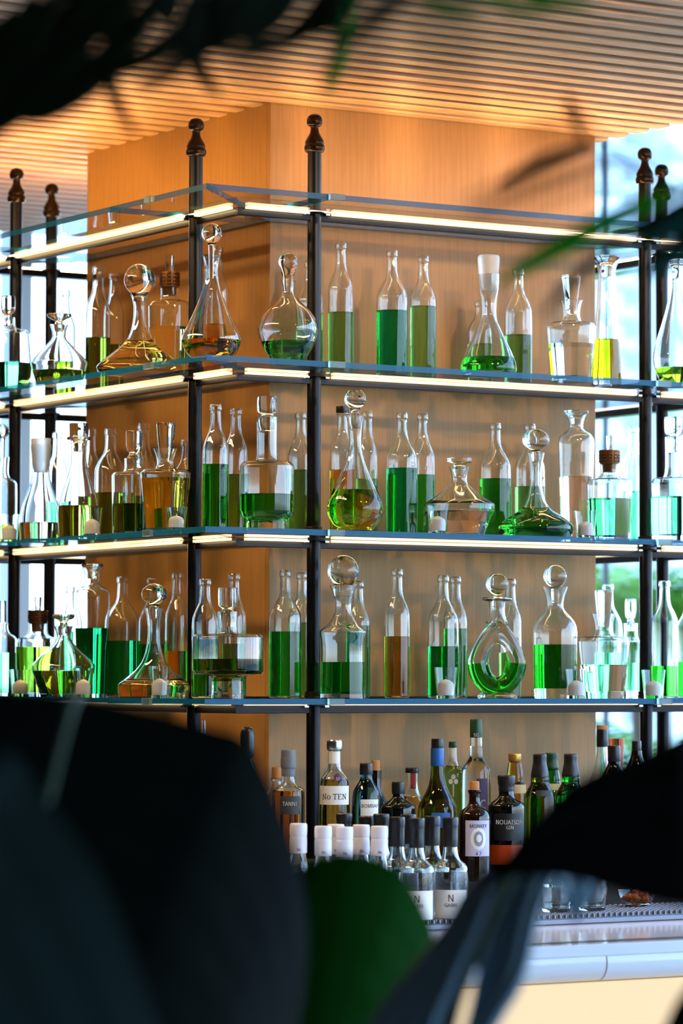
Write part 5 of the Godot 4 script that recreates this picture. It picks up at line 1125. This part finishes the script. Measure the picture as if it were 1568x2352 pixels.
func bent(tm: TextMesh, r: float, x: float, y: float) -> ArrayMesh:
	var a := tm.surface_get_arrays(0)
	var v: PackedVector3Array = a[Mesh.ARRAY_VERTEX]
	var mid := asin(clampf(x * 0.001 / r, -0.9, 0.9))
	for i in v.size():
		var an := mid + v[i].x / r
		var rr := r + v[i].z
		v[i] = Vector3(sin(an) * rr, v[i].y + y, cos(an) * rr)
	a[Mesh.ARRAY_VERTEX] = v
	var m := ArrayMesh.new()
	m.add_surface_from_arrays(Mesh.PRIMITIVE_TRIANGLES, a)
	return m

func tumbler(label: String, at: Vector3, r: float) -> void:
	var o := thing("tumbler", label, "glass", at, "fluted tumblers stacked on the bar mat")
	var k := 1000.0 * r
	var outer := curve([[0.80 * k, 0, 1], [0.84 * k, 6], [0.86 * k, 20], [0.90 * k, 22], [0.96 * k, 55], [k, 84]])
	part("glass_body", lathe(walled(cut(outer, 0.008, false), 0.003), 48, 24, 0.012), M.glass, o)
	part("foot", lathe(capped(cut(outer, 0.0078, true)), 48, 24, 0.012), M.glass, o)

func garnish_bowl(at: Vector3, r: float) -> void:
	var o := thing("garnish_bowl", "shallow glass bowl of amber garnish on the bar mat", "bowl", at)
	var k := 1000.0 * r
	var outer := curve([[0.55 * k, 0, 1], [0.75 * k, 8], [0.95 * k, 26], [k, 40]])
	part("glass_body", lathe(walled(cut(outer, 0.005, false), 0.003), 40), M.glass, o)
	part("foot", lathe(capped(cut(outer, 0.0048, true)), 40), M.glass, o)
	var g := thing("garnish", "amber citrus peel heaped in the shallow glass bowl", "garnish", at + Vector3(0, 0.006, 0))
	g.set_meta("kind", "stuff")
	var st := SurfaceTool.new()
	st.begin(Mesh.PRIMITIVE_TRIANGLES)
	var piece := lathed([[4, 0], [9, 3], [8, 8], [0, 10]], 10)
	for i in 40:
		var a := rng.randf() * TAU
		var d := sqrt(rng.randf()) * r * 0.72
		st.append_from(piece, 0, Transform3D(Basis.from_euler(Vector3(rng.randf() * 2, rng.randf() * 6, rng.randf() * 2)), Vector3(cos(a) * d, 0.006 + 0.028 * (1.0 - d / r) * rng.randf(), sin(a) * d)))
	part("peel", st.commit(), solid(Color(0.72, 0.36, 0.06), 0.4), g)

# ------------------------------------------------------------------ plants
func plant(called: String, label: String, category: String, at: Vector3) -> Node3D:
	var o := thing(called, label, category, at)
	part("pot", lathe(capped(curve([[140, 0, 1], [150, 20], [190, 380], [200, 400], [180, 402], [175, 380, 1]])), 32), M.pot, o)
	return o

func leaf(o: Node3D, ea: Array, eb: Array, mat: String, pleat: float, ridges: int, fold: float) -> void:
	# a blade between two edges, pleated across, with real thickness
	var rows := ea.size()
	var cols := 48
	var ca := Curve3D.new()
	var cb := Curve3D.new()
	for i in rows:
		for e in [[ca, ea], [cb, eb]]:
			var pts: Array = e[1]
			var t: Vector3 = (pts[mini(i + 1, rows - 1)] - pts[maxi(i - 1, 0)]) / 6.0
			e[0].add_point(pts[i] - o.position, -t, t)
	var grid := []
	var n := (rows - 1) * 4
	for i in n + 1:
		var u := float(i) / n * (rows - 1)
		var k := mini(int(u), rows - 2)
		var a := ca.sample(k, u - k)
		var b := cb.sample(k, u - k)
		var row := []
		for j in cols + 1:
			var v := float(j) / cols
			row.append(a.lerp(b, v))
		grid.append(row)
	# pleats and thickness along the blade's own normal
	var front := []
	var back := []
	for i in n + 1:
		var fr := []
		var bk := []
		for j in cols + 1:
			var du: Vector3 = grid[mini(i + 1, n)][j] - grid[maxi(i - 1, 0)][j]
			var dv: Vector3 = grid[i][mini(j + 1, cols)] - grid[i][maxi(j - 1, 0)]
			var nm := du.cross(dv)
			nm = nm.normalized() if nm.length() > 1e-9 else Vector3(0, 0, 1)
			var v := float(j) / cols
			var wave := pleat * sin(v * TAU * ridges) * minf(1.0, 6.0 * v) + pleat * 0.5 * sin(float(i) / n * 5.0)
			fr.append(grid[i][j] + nm * (wave + 0.0005))
			bk.append(grid[i][j] + nm * (wave - 0.0005))
		front.append(fr)
		back.append(bk)
	var st := SurfaceTool.new()
	st.begin(Mesh.PRIMITIVE_TRIANGLES)
	for i in n:
		for j in cols:
			var f := [front[i][j], front[i + 1][j], front[i + 1][j + 1], front[i][j + 1]]
			var g := [back[i][j], back[i + 1][j], back[i + 1][j + 1], back[i][j + 1]]
			for k in [0, 2, 1, 0, 3, 2]:
				st.add_vertex(f[k])
			for k in [0, 1, 2, 0, 2, 3]:
				st.add_vertex(g[k])
	st.index()
	st.generate_normals()
	part("leaf", st.commit(), M[mat], o)

func stem(o: Node3D, path: Array, r: float, mat: String, called: String) -> void:
	var p := []
	for q in path:
		p.append(q - o.position)
	part(called, tube(p, r, 0.7), M[mat], o)

func blade_mesh(a: Vector3, m: Vector3, t: Vector3, w: float) -> ArrayMesh:
	# a narrow folded leaflet from a over m to its tip t
	var st := SurfaceTool.new()
	st.begin(Mesh.PRIMITIVE_TRIANGLES)
	var n := 14
	var rows := []
	for i in n + 1:
		var u := float(i) / n
		var c := a.lerp(m, u).lerp(m.lerp(t, u), u)
		var d := ((m - a).lerp(t - m, u)).normalized()
		var side := d.cross(Vector3(-0.5, 0.12, 0.86)).normalized()
		var nm := side.cross(d)
		var hw := w * 0.5 * (0.35 + 0.65 * sin(minf(u * 2.2, PI / 2))) * sqrt(maxf(0.0, 1.0 - u * u * u)) + 0.0004
		rows.append([c - side * hw - nm * hw * 0.35, c, c + side * hw - nm * hw * 0.35, c - nm * 0.0008])
	for i in n:
		var p: Array = rows[i]
		var q: Array = rows[i + 1]
		for v in [p[0], p[1], q[1], p[0], q[1], q[0], p[1], p[2], q[2], p[1], q[2], q[1], p[0], q[3], p[3], p[0], q[0], q[3], p[3], q[2], p[2], p[3], q[3], q[2]]:
			st.add_vertex(v)
	st.index()
	st.generate_normals()
	return st.commit()

func frond(o: Node3D, rachis: Array, r: float, mat: String, blades: Array) -> void:
	var p := []
	for q in rachis:
		p.append(q - o.position)
	var f := part("frond", tube(p, r, 0.4), M[mat], o)
	for b in blades:
		part("leaflet", blade_mesh(b[0] - o.position, b[1] - o.position, b[2] - o.position, b[3]), M[b[4]], f)
	# the frond's stalk down into the pot
	part("stalk", tube([p[0], p[0] * Vector3(0.6, 0.8, 0.6), Vector3(0, p[0].y * 0.5, 0), Vector3(0, 0.38, 0)], r * 2.0, 1.3), M.bark, o)

func garden_palm(label: String, at: Vector3, height: float, count: int, sd: int) -> void:
	var o := thing("garden_palm", label, "palm", at, "")
	rng.seed = sd
	part("trunk", tube([Vector3.ZERO, Vector3(0.02, height * 0.5, 0.01), Vector3(0, height, 0)], 0.05, 0.7), M.bark, o)
	for i in count:
		var az := TAU * i / count + rng.randf() * 0.5
		var up := rng.randf_range(0.25, 1.35)
		var L := rng.randf_range(0.8, 1.3)
		var out := Vector3(cos(az), 0, sin(az))
		var path := []
		for k in 7:
			var u := k / 6.0
			path.append(Vector3(0, height, 0) + out * L * u * cos(up * 0.7) + Vector3(0, L * (u * sin(up) - 0.55 * u * u), 0))
		var f := part("frond", tube(path, 0.010, 0.3, 6), M.palm_out, o)
		var st := SurfaceTool.new()
		st.begin(Mesh.PRIMITIVE_TRIANGLES)
		for k in range(2, 20):
			var u := k / 20.0
			var g := u * 6.0
			var a: Vector3 = path[int(g)].lerp(path[mini(int(g) + 1, 6)], g - int(g))
			var d: Vector3 = (path[mini(int(g) + 1, 6)] - path[int(g)]).normalized()
			var side := d.cross(Vector3.UP).normalized()
			for s in [-1.0, 1.0]:
				var ln := 0.42 * sin(PI * (0.15 + 0.8 * u))
				var t: Vector3 = a + side * s * ln * 0.8 + d * ln * 0.55 - Vector3(0, ln * 0.35, 0)
				var m := a.lerp(t, 0.5) + Vector3(0, ln * 0.08, 0)
				var w := d * 0.015
				for v in [a - w * 0.4, m - w, m + w, a - w * 0.4, m + w, a + w * 0.4, m - w, t, m + w]:
					st.add_vertex(v)
		st.generate_normals()
		part("leaflets", st.commit(), M.palm_out, f).set_meta("kind", "stuff")

func outside() -> void:
	var f := thing("office_building", "pale blue louvred building far outside the windows, beyond the end posts", "building", Vector3(20.3, -0.2, -31.0))
	part("wall", box(Vector3(4.6, 16.0, 4.0)), M.facade, f, Vector3(0, 8, 0))
	for i in 36:
		part("louvre", bevelled(Vector3(4.8, 0.16, 0.25), 0.01), M.louvre, f, Vector3(0, 0.8 + i * 0.42, 2.1))
	var f2 := thing("office_block", "grey concrete block far outside the windows at the frame edge", "building", Vector3(25.5, -0.2, -31.0))
	part("wall", box(Vector3(4.2, 16.0, 4.0)), M.facade, f2, Vector3(0, 8, 0))
	for i in 13:
		part("ledge", bevelled(Vector3(4.4, 0.2, 0.3), 0.01), M.louvre, f2, Vector3(0, 0.8 + i * 1.16, 2.1))
	structure("ground_terrace", box(Vector3(70, 0.2, 70)), M.terrace, Vector3(12, -0.3, -14))
	garden_palm("green palm close outside the windows, seen past the end posts", Vector3(4.45, -0.2, -4.25), 2.0, 22, 21)
	garden_palm("low green palm just outside the glass, seen behind the counter bottles", Vector3(5.0, -0.2, -4.9), 1.25, 20, 55)
	garden_palm("second green palm behind it outside the windows", Vector3(5.9, -0.2, -6.0), 2.0, 22, 34)
